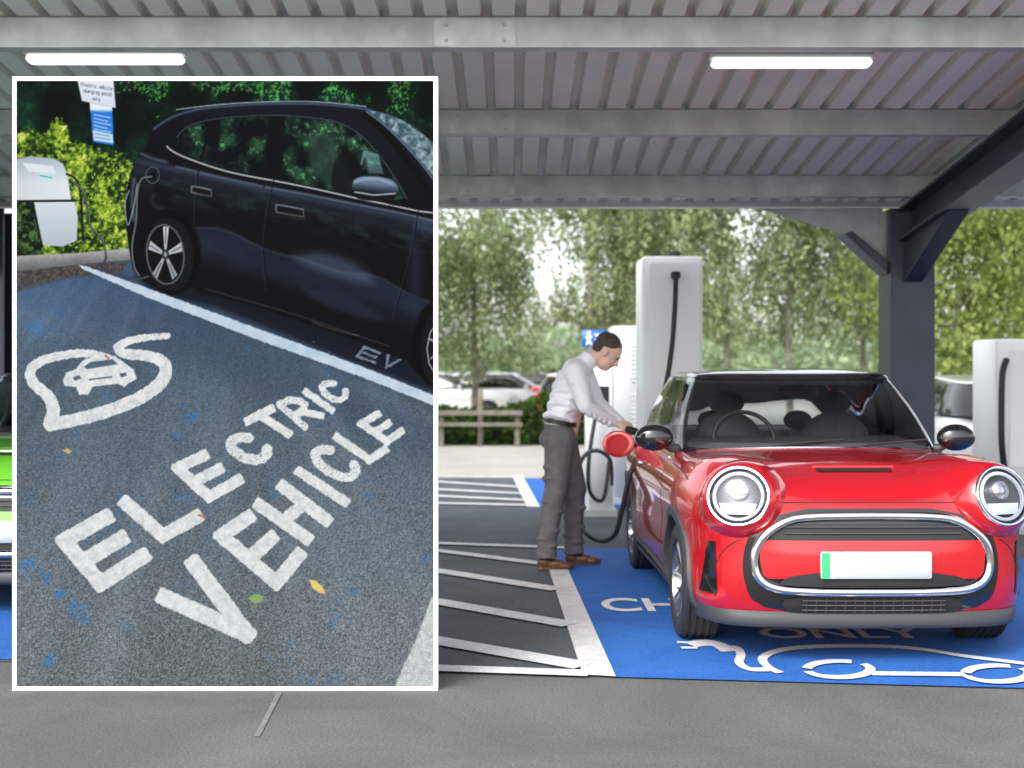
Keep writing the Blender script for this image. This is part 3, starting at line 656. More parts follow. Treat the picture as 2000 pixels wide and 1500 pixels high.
# ------------------------------------------------------------ trees
def tree(label,px,Y,h,rw,m,n,seed,base=1.9,weep=1.0,group=None):
    r=np.random.RandomState(seed); x=P(px,0,Y).x; t=thing('birch_tree',label,'tree',(x,Y,0),group=group)
    mb=MB(); ln=r.uniform(-.4,.4); tr=[(x+ln*(k/6)**2+r.uniform(-.06,.06),Y+r.uniform(-.06,.06),h*.9*k/6) for k in range(7)]
    mb.tube(tr,[.085*(1-k/6.6)+.010 for k in range(7)],8); tips=[]
    for k in range(18):
        f=r.uniform(.25,.95); i=int(f*6); p=Vector(tr[i]); a=r.uniform(0,6.28); L=rw*r.uniform(.5,1.0)*(1.15-f*.6)
        e=p+Vector((math.cos(a)*L,math.sin(a)*L,L*.55)); mid=(p+e)/2+Vector((0,0,.3)); mb.tube([p,mid,e],[.03,.018,.008],5); tips.append((p,mid,e))
    mb.build('trunk',M['bark'],t,world=True)
    pts=[]; per=30; ns=n//per
    for k in range(ns):
        p,mid,e=tips[r.randint(len(tips))]; u=r.uniform(.2,1.08); s=Vector(mid).lerp(Vector(e),u) if u>.5 else Vector(p).lerp(Vector(mid),u*2)
        s=np.array(s)+r.normal(size=3)*[.48,.48,.38]; L=r.uniform(.4,1.9)*weep; v=np.linspace(0,1,per)[:,None]
        pts.append(s+np.concatenate([r.normal(size=(per,2))*.09+r.normal(size=(1,2))*.12*v, -v*L+r.normal(size=(per,1))*.05],1))
    pts=np.concatenate(pts); lim=base+.5*np.sin(pts[:,0]*2.3+seed)*np.sin(pts[:,0]*.9); pts=pts[pts[:,2]>lim]
    leaves('crown',pts,.066,m,t,True,droop=1.5)
TR=[(815,30,8.5,2.2,'leafa',21000,'weeping birch with full crown just right of the photo board',1.3),
    (925,33,8.5,1.7,'leafa',13000,'slender birch at the left, in front of the pale sky gap',1.5),
    (1155,31,9,1.8,'leafa',16000,'birch rising above the man\'s head',2.2),
    (1250,37,9,2.4,'leafa',14000,'birch mostly hidden by the tall white charger',2.0),
    (1420,31,9,2.2,'leafa',20000,'weeping birch just right of the tall white charger',1.8),
    (1540,33,8.5,1.9,'leafa',14000,'birch with dark stems above the middle of the red car',2.0),
    (1690,36,8.5,1.9,'leafa',13000,'thin birch beside the left of the steel column',2.3),
    (1870,27,9,2.3,'leafb',24000,'bright yellow green tree right of the steel column',1.3),
    (1985,29,9.5,2.6,'leafb',24000,'bright green tree at the right edge',1.3),
    (560,31,8.5,2.4,'leafa',7000,'birch hidden behind the photo board',1.8)]
for i,(px,Y,h,rw,m_,n,l_,bs_) in enumerate(TR): tree(l_,px,Y,h,rw,M[m_],n,i+3,base=bs_)
# ------------------------------------------------------------ man
Y0=9.62
def Q(px,py,dy=0): return P(px,py,Y0+dy)
def caps(mb,a,b,r0,r1):
    a=Vector(a); b=Vector(b); mb.tube([a,b],[r0,r1],14); mb.ell(a,(r0,)*3,n=14,m=8); mb.ell(b,(r1,)*3,n=14,m=8)
def remesh(mb,name,m,vox,it,parent,root):
    o=mb.build(name,m,None,smooth=False); md=o.modifiers.new('r','REMESH'); md.mode='VOXEL'; md.voxel_size=vox
    sm=o.modifiers.new('s','SMOOTH'); sm.iterations=it; sm.factor=.5
    bpy.context.view_layer.update(); me=bpy.data.meshes.new_from_object(o.evaluated_get(bpy.context.evaluated_depsgraph_get())); bpy.data.objects.remove(o)
    o=finish(name,me,m,None,True,180,weld=False); o.parent=parent
    if parent==root: o.location=-root.location
    return o
man=thing('person','man in white shirt and grey trousers bending to plug in the red car','person',(Q(1095,0).x,Y0,0))
hipR,hipL=Q(1096,852,-.085),Q(1100,852,.085); knR,knL=Q(1086,962,-.10),Q(1124,956,.10); anR,anL=Q(1066,1074,-.12),Q(1120,1066,.14)
shR,shL=Q(1122,727,-.185),Q(1138,723,.185); elR,elL=Q(1146,790,-.235),Q(1170,783,.20); wrR,wrL=Q(1201,826,-.10),Q(1212,824,.06)
rotT=Matrix.Rotation(R(14),4,'Y').to_3x3()
mb=MB()
hc=Q(1185,688); rh=Matrix.Rotation(R(41),4,'Y').to_3x3()
def H(x,y,z): return hc+rh@Vector((x*1.04,y*1.04,z*1.04))
mb.ell(H(-.008,0,.025),(.106,.081,.102),rh); mb.ell(H(.03,0,-.04),(.069,.060,.088),rh)
mb.ell(H(.062,0,-.085),(.033,.035,.029),rh)
mb.tube([H(.088,0,.018),H(.112,0,-.028),H(.092,0,-.036)],[.010,.017,.014],8)
mb.ell(H(.086,0,.032),(.018,.05,.012),rh); mb.ell(H(.088,0,-.058),(.012,.024,.007),rh); mb.ell(H(.086,0,-.068),(.012,.02,.006),rh)
for s in (-1,1): mb.ell(H(-.012,s*.082,-.012),(.02,.013,.034),rh)
caps(mb,Q(1143,708),H(-.03,0,-.05),.064,.058)
caps(mb,Q(1100,840),Q(1122,745),.11,.12); caps(mb,shR,shL,.05,.05)
for a_,b_,c_ in ((hipR,knR,anR),(hipL,knL,anL)): caps(mb,a_,b_,.075,.052); caps(mb,b_,c_,.05,.036)
for s_,e_,w_ in ((shR,elR,wrR),(shL,elL,wrL)): caps(mb,s_,e_,.045,.037); caps(mb,e_,w_,.036,.027)
def hand(w,tgt,side):
    d=(tgt-w).normalized(); up=Vector((0,0,1)); sidev=d.cross(up).normalized(); up=sidev.cross(d)
    pc=w+d*.045; caps(mb,w,w+d*.07,.024,.028); mb.ell(pc+d*.02,(.042,.034,.022),n=12,m=8)
    for k,L in enumerate((.040,.045,.042,.032)):
        o=sidev*((k-1.5)*.020); p0=w+d*.075+o; p1=p0+d*L*.8-up*.012; p2=p1+d*L*.3-up*.028; p3=p2-d*.012-up*.018
        caps(mb,p0,p1,.0095,.009); caps(mb,p1,p2,.009,.008); caps(mb,p2,p3,.008,.007)
    p0=w+d*.03-sidev*side*.024; p1=p0+d*.035-sidev*side*.018-up*.016; p2=p1+d*.028-up*.02; caps(mb,p0,p1,.012,.010); caps(mb,p1,p2,.010,.008)
hand(wrR,Q(1236,842,-.12),-1); hand(wrL,Q(1240,838,-.02),1)
remesh(mb,'body',M['skin'],.0065,3,man,man)
mb=MB(); mb.ell(H(-.026,0,.050),(.103,.085,.084),rh); mb.ell(H(-.062,0,.005),(.058,.078,.070),rh)
for k in range(60):
    th=rng.uniform(0,6.28); ph=rng.uniform(0,1.15); mb.ell(H(-.026+.094*math.sin(ph)*math.cos(th),.078*math.sin(ph)*math.sin(th),.050+.078*math.cos(ph)),(.016,.014,.010),rh,n=8,m=5)
remesh(mb,'hair',M['hair'],.005,1,man,man)
for s in (-1,1):
    mb=MB(); mb.ell(H(.085,s*.030,.008),(.009,.013,.006),rh,n=10,m=6); mb.build('eye',M['matt'],man,world=True)
mb=MB(); mb.ell(Q(1093,824),(.128,.170,.07),rotT)
for f,rx,ry in ((0,.126,.168),(.2,.128,.170),(.4,.134,.180),(.6,.140,.190),(.8,.134,.192),(1,.106,.172)):
    p=Q(1095,820).lerp(Q(1126,722),f); mb.ell(p,(rx,ry,.085),rotT)
for f,s_,r_ in ((.05,1,.026),(.18,-1,.022),(.32,1,.024),(.48,-1,.020),(.62,1,.018)):
    p=Q(1090,818).lerp(Q(1120,735),f); mb.tube([p+Vector((-.115,-.10,.01*s_)),p+Vector((-.05,-.162,.03*s_)),p+Vector((.03,-.182,.01)),p+Vector((.10,-.14,-.03*s_))],[r_*.7,r_,r_*.9,r_*.6],8)
for s_,e_,w_ in ((shR,elR,wrR),(shL,elL,wrL)):
    e2=e_+Vector((-.01,0,-.012)); caps(mb,s_,e2,.080,.057); caps(mb,e2,w_.lerp(e_,.06),.056,.038)
    for f,r_ in ((.12,.055),(.3,.051),(.46,.048),(.62,.046),(.8,.043)): mb.ell(e2.lerp(w_,f)+Vector((0,0,-.016)),(r_*.55,r_,r_))
    for f,r_ in ((.3,.077),(.5,.068),(.68,.065),(.85,.060)): mb.ell(s_.lerp(e_,f)+Vector((-.018,0,0)),(r_*.9,r_,r_*.5))
caps(mb,Q(1140,712),Q(1148,704),.080,.072)
remesh(mb,'shirt',M['shirt'],.008,2,man,man)
mb=MB(); mb.lathe([(.068,-.02),(.075,-.018),(.068,.03),(.060,.03)],Matrix.Translation(Q(1149,703))@Matrix.Rotation(R(38),4,'Y'),24); mb.build('collar',M['shirt'],man,world=True)
mb=MB(); mb.ell(Q(1093,846),(.124,.170,.10)); mb.ell(Q(1085,858),(.124,.156,.09)); mb.ell(Q(1094,830),(.120,.164,.05))
for a_,b_,c_,sy in ((hipR,knR,anR,-1),(hipL,knL,anL,1)):
    caps(mb,a_+Vector((-.012,0,-.02)),b_,.116,.085); c2=c_; caps(mb,b_+Vector((-.01,0,0)),c2,.083,.068)
    mb.tube([c2,c2+Vector((.005,0,-.055))],[.072,.082],14)
    for f,r_,dx in ((.15,.083,-.02),(.32,.079,.012),(.5,.077,-.012),(.66,.074,.014),(.8,.076,-.014),(.92,.078,.012)): mb.ell(b_.lerp(c_,f)+Vector((dx,0,0)),(r_,r_,.026))
    for f in (.55,.75): mb.ell(a_.lerp(b_,f)+Vector((-.02,0,0)),(.098,.095,.03))
remesh(mb,'trousers',M['trouser'],.009,2,man,man)
mb=MB(); mb.lathe([(1,-.018),(1.03,-.016),(1.03,.016),(1,.018)],Matrix.Translation(Q(1094,824))@Matrix.Rotation(R(10),4,'Y')@Matrix.Diagonal((.127,.171,1,1)),30); mb.build('belt',M['belt'],man,world=True)
for an in (anR,anL):
    mb=MB(); x,y=an.x,an.y; mb.ell((x-.01,y,.055),(.055,.042,.055)); mb.ell((x+.07,y,.045),(.08,.044,.042)); mb.ell((x+.14,y,.035),(.07,.046,.032)); mb.box((x-.06,y-.036,0.001),(x+.18,y+.036,.02))
    remesh(mb,'shoe',M['shoe'],.008,2,man,man)
# ------------------------------------------------------------ photo board (painted per vertex)
ST=1.5; NX=545; NY=791
gx=32+ST*np.arange(NX); gy=157+ST*np.arange(NY); GX,GY=np.meshgrid(gx,gy)
CV=np.zeros((NY,NX,3)); ID=np.zeros((NY,NX),int)
def nz(X,Y,sc,seed,octv=3):
    out=np.zeros_like(X,dtype=float); amp=1; tot=0
    for o in range(octv):
        g=np.random.RandomState(seed+o*17).rand(128,128); x=X/sc*2**o+seed*3.1; y=Y/sc*2**o+seed*1.7
        xi=np.floor(x).astype(int); yi=np.floor(y).astype(int); fx=x-xi; fy=y-yi; fx=fx*fx*(3-2*fx); fy=fy*fy*(3-2*fy)
        xi%=128; yi%=128; x2=(xi+1)%128; y2=(yi+1)%128
        out+=amp*((g[yi,xi]*(1-fx)+g[yi,x2]*fx)*(1-fy)+(g[y2,xi]*(1-fx)+g[y2,x2]*fx)*fy); tot+=amp; amp*=.55
    return out/tot
def bb(pts,pad):
    a=np.array(pts); x0=max(0,int((a[:,0].min()-pad-32)/ST)); x1=min(NX,int((a[:,0].max()+pad-32)/ST)+2); y0=max(0,int((a[:,1].min()-pad-157)/ST)); y1=min(NY,int((a[:,1].max()+pad-157)/ST)+2)
    return slice(y0,max(y0,y1)),slice(x0,max(x0,x1))
def segd(X,Y,pts):
    d=np.full(X.shape,1e9)
    for (x0,y0),(x1,y1) in zip(pts[:-1],pts[1:]):
        dx,dy=x1-x0,y1-y0; L=dx*dx+dy*dy+1e-9; t=np.clip(((X-x0)*dx+(Y-y0)*dy)/L,0,1); d=np.minimum(d,np.hypot(X-x0-t*dx,Y-y0-t*dy))
    return d
def comp(sl,al,col,idn,X,Y):
    c=col(X,Y) if callable(col) else np.array(col)/255.
    CV[sl]=CV[sl]*(1-al[...,None])+c*al[...,None]
    if idn is not None: v=ID[sl]; v[al>.5]=idn
def inside(X,Y,pts):
    ins=np.zeros(X.shape,bool)
    for (x0,y0),(x1,y1) in zip(pts,pts[1:]+[pts[0]]):
        if y0==y1: continue
        ins^=((y0>Y)!=(y1>Y))&(X<(x1-x0)*(Y-y0)/(y1-y0)+x0)
    return ins
def poly(pts,col,idn=None,fe=1.2,al=1,rough=0,clip=None,rnd=0):
    pts=list(pts); sl=bb(pts,fe*2+rough+rnd); X,Y=GX[sl],GY[sl]
    if X.size==0: return
    d=segd(X,Y,pts+[pts[0]]); s=np.where(inside(X,Y,pts),-d,d)-rnd
    if rough: s=s+(nz(X,Y,5,7)-.5)*rough*2
    a=np.clip(.5-s/(2*fe),0,1)
    if fe>3: a=a*a*(3-2*a)
    a=a*al
    if clip is not None: a=a*np.isin(ID[sl],clip)
    comp(sl,a,col,idn,X,Y)
def stroke(pts,wd,col,idn=None,fe=1.,al=1,rough=0,worn=0,clip=None):
    pts=list(pts); sl=bb(pts,wd+fe*2+rough); X,Y=GX[sl],GY[sl]
    if X.size==0: return
    s=segd(X,Y,pts)-wd/2
    if rough: s=s+(nz(X,Y,6,9)-.5)*rough*2
    a=np.clip(.5-s/(2*fe),0,1)*al
    i_=a>.5
    if worn: a=a*(1-worn*np.clip((nz(X,Y,2.6,21,2)-.66)*7,0,1))
    if clip is not None: a=a*np.isin(ID[sl],clip)
    c=col(X,Y) if callable(col) else np.array(col)/255.
    CV[sl]=CV[sl]*(1-a[...,None])+c*a[...,None]
    if idn is not None: v=ID[sl]; v[i_]=idn
def mixc(a,b,t): t=np.clip(t,0,1)[...,None]; return np.array(a)/255.*(1-t)+np.array(b)/255.*t
(TREES,BUSH,SIGN,CHG,KERB,ASPH,LINE,WORDE,WORDV,EMB,CAR,WINR,WINF,WSCR,WHR,WHF,MIR,HA1,HA2,CAB,LF1,LF2,LF3,PAV,FRAG,SIGN2)=range(26)
def treecol(X,Y):
    n=nz(X,Y,60,1,4); f=nz(X,Y,8,2,3); c=mixc((5,14,12),(16,50,34),(n-.3)*2.2); c=c+ (mixc((0,0,0),(64,128,62),(f-.52)*4)*np.clip((n-.40)*4,0,1)[...,None]*np.clip((X-250)/200,.2,1)[...,None])
    return c+(rng.rand(*X.shape,1)-.5)*.04
poly([(20,150),(860,150),(860,640),(20,640)],treecol,TREES)
for _ in range(500):
    x=rng.uniform(232,850); y=157+abs(rng.normal())*28
    if nz(np.array([[x]]),np.array([[y]]),60,1,4)[0,0]>.45: stroke([(x,y),(x+rng.uniform(-4,4),y+rng.uniform(1,4))],2.6,(60+rng.randint(50),120+rng.randint(60),70),al=.7)
def bushcol(X,Y):
    f=nz(X,Y,7,5,3); n=nz(X,Y,34,6,3); c=mixc((24,46,18),(140,170,48),(f*.6+n*.5-.42)*4); hi=np.clip((f-.62)*7,0,1)[...,None]*np.clip((n-.4)*4,0,1)[...,None]; return c*(1-hi)+np.array((218,226,110))/255.*hi
poly([(32,268),(60,250),(85,262),(110,232),(128,238),(140,285),(165,278),(200,292),(240,300),(262,330),(268,380),(255,450),(262,492),(32,502)],bushcol,BUSH,fe=3,rough=10)
for _ in range(260):
    x=rng.uniform(125,262); y=rng.uniform(285,485); a_=rng.uniform(0,3.14); stroke([(x,y),(x+4*math.cos(a_),y+4*math.sin(a_))],2.4,[(200,212,90),(150,180,60),(40,70,24)][rng.randint(3)],al=.8,clip=[BUSH])
poly([(32,380),(70,400),(90,430),(80,500),(32,505)],lambda X,Y: mixc((14,26,18),(80,110,50),(nz(X,Y,8,12)-.4)*3),BUSH,fe=4,rough=6)
poly([(150,150),(221,150),(226,211),(160,197)],lambda X,Y: mixc((228,232,238),(205,215,228),(Y-150)/60),SIGN)
poly([(175,200),(219,209),(222,284),(182,277)],lambda X,Y: mixc((225,232,240),(30,110,205),(Y-213)/8),SIGN2)
poly([(178,216),(219,224),(221,258),(181,251)],(38,120,212),SIGN2)
poly([(181,254),(220,262),(221,280),(183,274)],(190,212,235),SIGN2)
for k in range(5): stroke([(184,224+7*k),(184+(26 if k%2 else 32),230+7*k)],2.0,(215,228,245),al=.8)
for k in range(2): stroke([(186,261+7*k),(214,266+7*k)],2.0,(60,110,180),al=.7)
FN={'e':[[(.05,.6),(.9,.6),(.8,.4),(.45,.32),(.1,.45),(.05,.75),(.3,1),(.85,.95)]],'l':[[(.4,0),(.4,1)]],'c':[[(.9,.4),(.5,.32),(.1,.5),(.1,.8),(.5,1),(.9,.9)]],
 't':[[(.4,.05),(.4,.9),(.7,1)],[(.1,.35),(.75,.35)]],'r':[[(.2,.35),(.2,1)],[(.2,.5),(.5,.33),(.8,.36)]],'i':[[(.4,.35),(.4,1)],[(.4,.12),(.4,.16)]],'v':[[(.1,.35),(.45,1),(.85,.35)]],
 'h':[[(.15,0),(.15,1)],[(.15,.5),(.5,.34),(.8,.5),(.8,1)]],'a':[[(.15,.4),(.6,.34),(.8,.5),(.8,1)],[(.8,.65),(.3,.65),(.12,.82),(.35,1),(.8,.85)]],'g':[[(.8,.35),(.8,1.15),(.5,1.3),(.15,1.2)],[(.8,.4),(.4,.34),(.12,.6),(.35,.95),(.8,.85)]],
 'n':[[(.15,.35),(.15,1)],[(.15,.5),(.5,.34),(.8,.5),(.8,1)]],'p':[[(.15,.35),(.15,1.3)],[(.15,.4),(.6,.34),(.85,.65),(.55,1),(.15,.9)]],'o':[[(.5,.34),(.1,.6),(.2,.95),(.6,1),(.88,.7),(.75,.4),(.5,.34)]],
 'y':[[(.1,.35),(.45,.95)],[(.85,.35),(.3,1.3)]],'E':[[(.85,0),(.1,0),(.1,1),(.85,1)],[(.1,.5),(.75,.5)]],' ':[]}
def smalltext(txt,x,y,w_,h_,sl_,col,lw=1.1):
    for k,ch in enumerate(txt):
        for pl in FN[ch]: stroke([(x+(k+a*.8)*w_+b*h_*.08,y+b*h_+(k+a*.8)*w_*sl_) for a,b in pl],lw,col,fe=.7,al=.85)
smalltext('Electric vehicle',158,161,3.9,7,.14,(70,80,95)); smalltext('charging point',162,173,4.1,7,.14,(70,80,95)); smalltext('only',180,189,4.2,6,.14,(70,80,95))
# inset charger: upper housing on a pale lower panel, held in a black tubular guard
poly([(66,392),(146,392),(152,424),(150,470),(122,482),(82,478)],lambda X,Y: mixc((206,214,221),(176,188,198),(Y-398)/80),CHG)
poly([(28,312),(60,306),(106,311),(122,320),(131,342),(138,391),(28,391)],lambda X,Y: mixc((168,182,194),(214,221,227),(Y-306)/50)*(.97+.05*((X-60)/80))[...,None],CHG,rnd=1)
poly([(44,318),(102,324),(110,340),(56,335)],(218,226,232),CHG); poly([(75,338),(104,342),(105,356),(76,352)],(190,225,225)); stroke([(78,343),(101,347)],2.5,(40,150,150),al=.8)
stroke([(30,393),(146,392)],4.5,(24,28,32),CHG); stroke(spl([(130,340),(148,350),(158,385),(162,470)],4),4,(20,24,28),CHG); stroke([(64,396),(82,480)],4,(20,24,26),CHG)
def asph(X,Y):
    d=1/(np.maximum(Y-150,40)); u=(X-440)*d; big=nz(u*900,d*90000,60,31,4)
    t=np.clip((Y-540)/700,0,1); c=mixc((60,80,104),(108,116,121),t**.65)
    c=c*(.86+.28*big)[...,None]
    c=c*(1+.28*np.exp(-(((X-60)/240)**2+((Y-600)/60)**2)))[...,None]
    sp=nz(X,Y,2.6,40,2)-.5; amp=(.06+.24*t); c=c+(sp*amp)[...,None]+((rng.rand(*X.shape)-.5)*(.04+.16*t))[...,None]
    bl=np.clip((nz(X,Y,60,51,3)-.64)*6,0,1)*np.clip((nz(X,Y,7,52,3)-.45)*6,0,1)*.25
    return c*(1-bl[...,None])+np.array((35,120,205))/255.*bl[...,None]
poly([(20,515),(300,490),(860,620),(860,1350),(20,1350)],asph,ASPH)
poly([(32,528),(150,515),(250,512),(240,530),(120,545),(32,570)],lambda X,Y: mixc((58,52,48),(110,92,72),(nz(X,Y,5,61)-.3)*2),ASPH,fe=5,al=.8)
poly([(28,500),(150,494),(262,484),(285,490),(280,505),(160,516),(28,530)],lambda X,Y: mixc((165,168,166),(105,108,108),(Y-498+(X-32)*.05)/26)*(.9+.2*nz(X,Y,6,62))[...,None],KERB)
poly([(265,540),(400,560),(560,590),(860,690),(860,770),(700,712),(560,655),(420,600),(300,575)],(12,18,28),ASPH,fe=9,al=.95)
poly([(150,510),(300,560),(860,745),(860,800),(700,735),(400,615)],(22,34,54),ASPH,fe=22,al=.35)
poly([(32,560),(300,560),(860,840),(860,920),(500,760),(200,640),(32,610)],(34,52,80),ASPH,fe=40,al=.25)
for cx,cy,r_ in ((60,1105,24),(95,1130,16),(150,1190,22),(165,1215,13),(95,1290,17),(372,812,20),(350,850,10),(75,640,22),(115,1160,12)):
    sl=bb([(cx-r_*2,cy-r_*2),(cx+r_*2,cy+r_*2)],0); X,Y=GX[sl],GY[sl]; a=np.clip(1.3-np.hypot(X-cx,(Y-cy)*1.3)/r_,0,1)*np.clip((nz(X,Y,5,71,3)-.46)*7,0,1)*.7; comp(sl,a,(30,125,215),None,X,Y)
poly([(152,516),(168,520),(300,567),(520,648),(700,713),(852,774),(852,794),(700,734),(510,666),(290,582),(160,525)],lambda X,Y: mixc((168,190,214),(208,218,228),nz(X,Y,14,81)),LINE,rough=1.5)
poly([(852,1150),(838,1180),(812,1250),(768,1346),(852,1346)],lambda X,Y: mixc((160,168,170),(212,217,215),nz(X,Y,5,83,3)*1.2)+(rng.rand(*X.shape,1)-.5)*.1,PAV,rough=3)
WH=lambda X,Y: mixc((186,194,199),(226,229,229),nz(X,Y,9,91,3)*1.4)+(rng.rand(*X.shape,1)-.5)*.07
FW=lambda X,Y: mixc((84,96,112),(128,138,150),nz(X,Y,4,92,2)*1.2)
LT={'E':[[(1,0),(0,0),(0,1),(1,1)],[(0,.5),(.92,.5)]],'L':[[(0,0),(0,1),(1,1)]],'C':[[(.98,.16),(.72,0),(.3,0),(0,.28),(0,.72),(.3,1),(.72,1),(1,.84)]],'T':[[(0,0),(1,0)],[(.5,0),(.5,1)]],
 'R':[[(0,1),(0,0),(.65,0),(.95,.15),(.95,.38),(.65,.52),(0,.52)],[(.5,.52),(1,1)]],'V':[[(0,0),(.5,1),(1,0)]],'H':[[(0,0),(0,1)],[(1,0),(1,1)],[(0,.5),(1,.5)]],'I':[[(.5,0),(.5,1)]]}
_idn=[0]; _col=[WH]
def flat(a,b,wd,wd2):
    rd=wd*.20; w_=wd/2-rd
    dx,dy=b[0]-a[0],b[1]-a[1]; L=math.hypot(dx,dy)+1e-6; nx_,ny_=-dy/L*w_,dx/L*w_; ex,ey=dx/L*wd*.24,dy/L*wd*.24
    poly([(a[0]+nx_-ex,a[1]+ny_-ey),(b[0]+nx_+ex,b[1]+ny_+ey),(b[0]-nx_+ex,b[1]-ny_+ey),(a[0]-nx_-ex,a[1]-ny_-ey)],_col[0],_idn[0],fe=1.2,rough=2.,rnd=rd)
def letter(ch,TL,TR_,BR,BL,wd,idn):
    _idn[0]=idn
    f=lambda u,v: tuple(TL[k]*(1-u)*(1-v)+TR_[k]*u*(1-v)+BR[k]*u*v+BL[k]*(1-u)*v for k in (0,1))
    for pl in LT[ch]:
        pts=[f(u,v) for u,v in pl]
        if ch in 'CR' and len(pl)>2: stroke(spl(pts,4) if ch=='C' else pts,wd,_col[0],idn,fe=1.2,rough=2.2,worn=.7)
        else:
            for a,b in zip(pts[:-1],pts[1:]): flat(a,b,wd,wd)
_col[0]=FW
letter('E',(712,678),(742,690),(732,708),(698,696),5,FRAG); letter('V',(758,694),(782,702),(770,722),(740,712),5,FRAG)
_col[0]=WH
for a_ in [('E',(126,1056),(208,1010),(280,1086),(196,1140),31),('L',(245,982),(245,982),(384,1010),(318,1046),27),('E',(347,914),(398,890),(466,938),(408,970),22),('C',(440,868),(478,850),(530,882),(494,904),20),
           ('T',(484,822),(530,799),(586,832),(540,862),17),('R',(546,790),(578,776),(628,812),(596,834),14),('I',(588,770),(606,760),(656,796),(640,806),14),('C',(622,757),(648,745),(680,768),(658,786),13)]:
    letter(*a_,WORDE)
for a_ in [('V',(320,1166),(378,1100),(522,1212),(444,1266),33),('E',(432,1046),(486,1010),(584,1084),(540,1138),28),('H',(506,986),(552,950),(638,1016),(600,1052),25),('I',(572,930),(598,912),(686,972),(662,988),20),
           ('C',(606,894),(636,872),(702,914),(674,940),18),('L',(658,854),(658,854),(752,878),(722,898),16),('E',(706,828),(738,809),(784,842),(756,862),15)]:
    letter(*a_,WORDV)
em=spl([(328,656),(290,659),(250,667),(230,680),(246,691),(292,696),(322,712),(318,742),(282,772),(224,798),(160,817),(98,829)],5)
for i in range(len(em)-1): stroke(em[i:i+2],11+14*min(1,i/34),WH,EMB,rough=1.8,worn=.6)
em=spl([(98,829),(104,800),(94,774),(66,748),(60,722),(86,703),(130,693),(170,690),(206,697),(236,712)],5)
for i in range(len(em)-1): stroke(em[i:i+2],26-13*min(1,i/40),WH,EMB,rough=1.8,worn=.6)
def ic(l,k=1.08): return [(196+(x-196)*k,735+(y-735)*k) for x,y in l]
poly(ic([(128,744),(134,728),(152,722),(164,706),(190,697),(222,698),(238,710),(256,722),(262,740),(250,746),(240,754),(228,748),(182,754),(174,768),(158,768),(152,754),(132,752)]),WH,EMB,rough=1.0)
poly(ic([(166,718),(178,709),(218,704),(228,713),(172,722)]),lambda X,Y: asph(X,Y),ASPH)
poly(ic([(146,737),(158,733),(162,739),(150,743)]),lambda X,Y: asph(X,Y),ASPH); poly(ic([(230,730),(242,728),(244,734),(233,737)]),lambda X,Y: asph(X,Y),ASPH); stroke(ic([(176,741),(216,736)]),3,lambda X,Y: asph(X,Y),ASPH)
# car
outline=spl([(258,520),(250,470),(246,420),(248,372),(256,336),(268,308),(284,286),(296,262),(308,240),(332,224),(370,212),(430,203),(520,198),(610,198),(680,203),(722,209),(762,222),(806,246),(852,284)],4)+[(852,760),(812,728),(798,706),(760,690),(700,668),(620,640),(520,606),(440,584),(392,572),(370,560),(300,560),(270,540)]
def carcol(X,Y):
    sh=np.interp(X,[250,345,520,700,850],[300,322,362,398,428]); d=Y-sh
    c=np.ones(X.shape+(3,))*np.array((8,10,15))/255.
    c=c+(np.exp(-((d-9)/7)**2)*.14+np.exp(-((d-26)/20)**2)*.07)[...,None]*np.array((.75,.9,1.15))
    c=c+(np.clip((-d)/130,0,1)*.05)[...,None]*np.array((.6,.8,1.2))
    wv=7*np.sin(X/52.)+4*np.sin(X/23.+1)
    n=nz(X*.5,(Y-X*.22)*1.3,16,101,3); c=c+(np.clip((n-.42)*3,0,1)*np.exp(-((d-50-wv)/26)**2)*.10)[...,None]*np.array((.6,1.0,.75))
    e=Y-np.interp(X,[250,400,520,700,850],[480,500,530,590,640]); g_=np.clip((e+55+wv)/12,0,1)*np.clip((30-e)/45,0,1)
    c=c+(g_*(.10+.08*(nz(X*.25,(Y-X*.3)*.6,16,104,2)-.5)))[...,None]*np.array((.72,.9,1.25))
    c=c+(np.exp(-((e+50+wv)/3.2)**2)*.10*np.clip((X-330)/60,0,1))[...,None]*np.array((.85,.95,1.1))
    return c
poly(outline,carcol,CAR)
poly([(246,420),(250,470),(262,530),(280,545),(282,470),(292,430),(300,418),(262,400)],(8,9,13),CAR,fe=3)
stroke(spl([(300,252),(330,232),(372,217),(430,208),(520,203),(610,203),(680,208),(724,215)],4),3.5,(88,108,132),fe=2.5,al=.8)
stroke(spl([(345,214),(430,204),(520,199),(620,199),(715,208)],4),2.0,(185,198,212),fe=1,al=.8)
poly(spl([(572,500),(622,492),(676,506),(716,530),(728,552),(700,552),(650,538),(598,518),(572,500)],4),(92,106,130),fe=14,al=.50,clip=[CAR])
poly(spl([(590,560),(650,572),(730,606),(744,626),(700,620),(620,590),(590,560)],4),(40,48,66),fe=9,al=.55,clip=[CAR])
for pp,wd,c_,al_ in [([(806,470),(812,520),(806,600)],20,(36,45,64),.6),([(818,440),(852,452)],16,(64,78,102),.7),
   ([(400,564),(500,592),(600,622),(760,676)],2.0,(70,80,98),.6),([(300,380),(300,400),(350,420)],8,(50,62,80),.5),([(262,350),(258,390),(262,430)],6,(90,106,124),.75),([(276,300),(300,310),(325,316)],5,(96,114,134),.7),
   ([(520,366),(600,380),(690,398),(790,418),(848,432)],4,(104,120,142),.8),([(345,326),(420,344),(512,364)],4,(92,108,130),.8),([(610,628),(640,640),(700,656)],2.5,(120,110,90),.45)]:
    stroke(spl(pp,5),wd,c_,fe=wd*.6,al=al_,clip=[CAR])
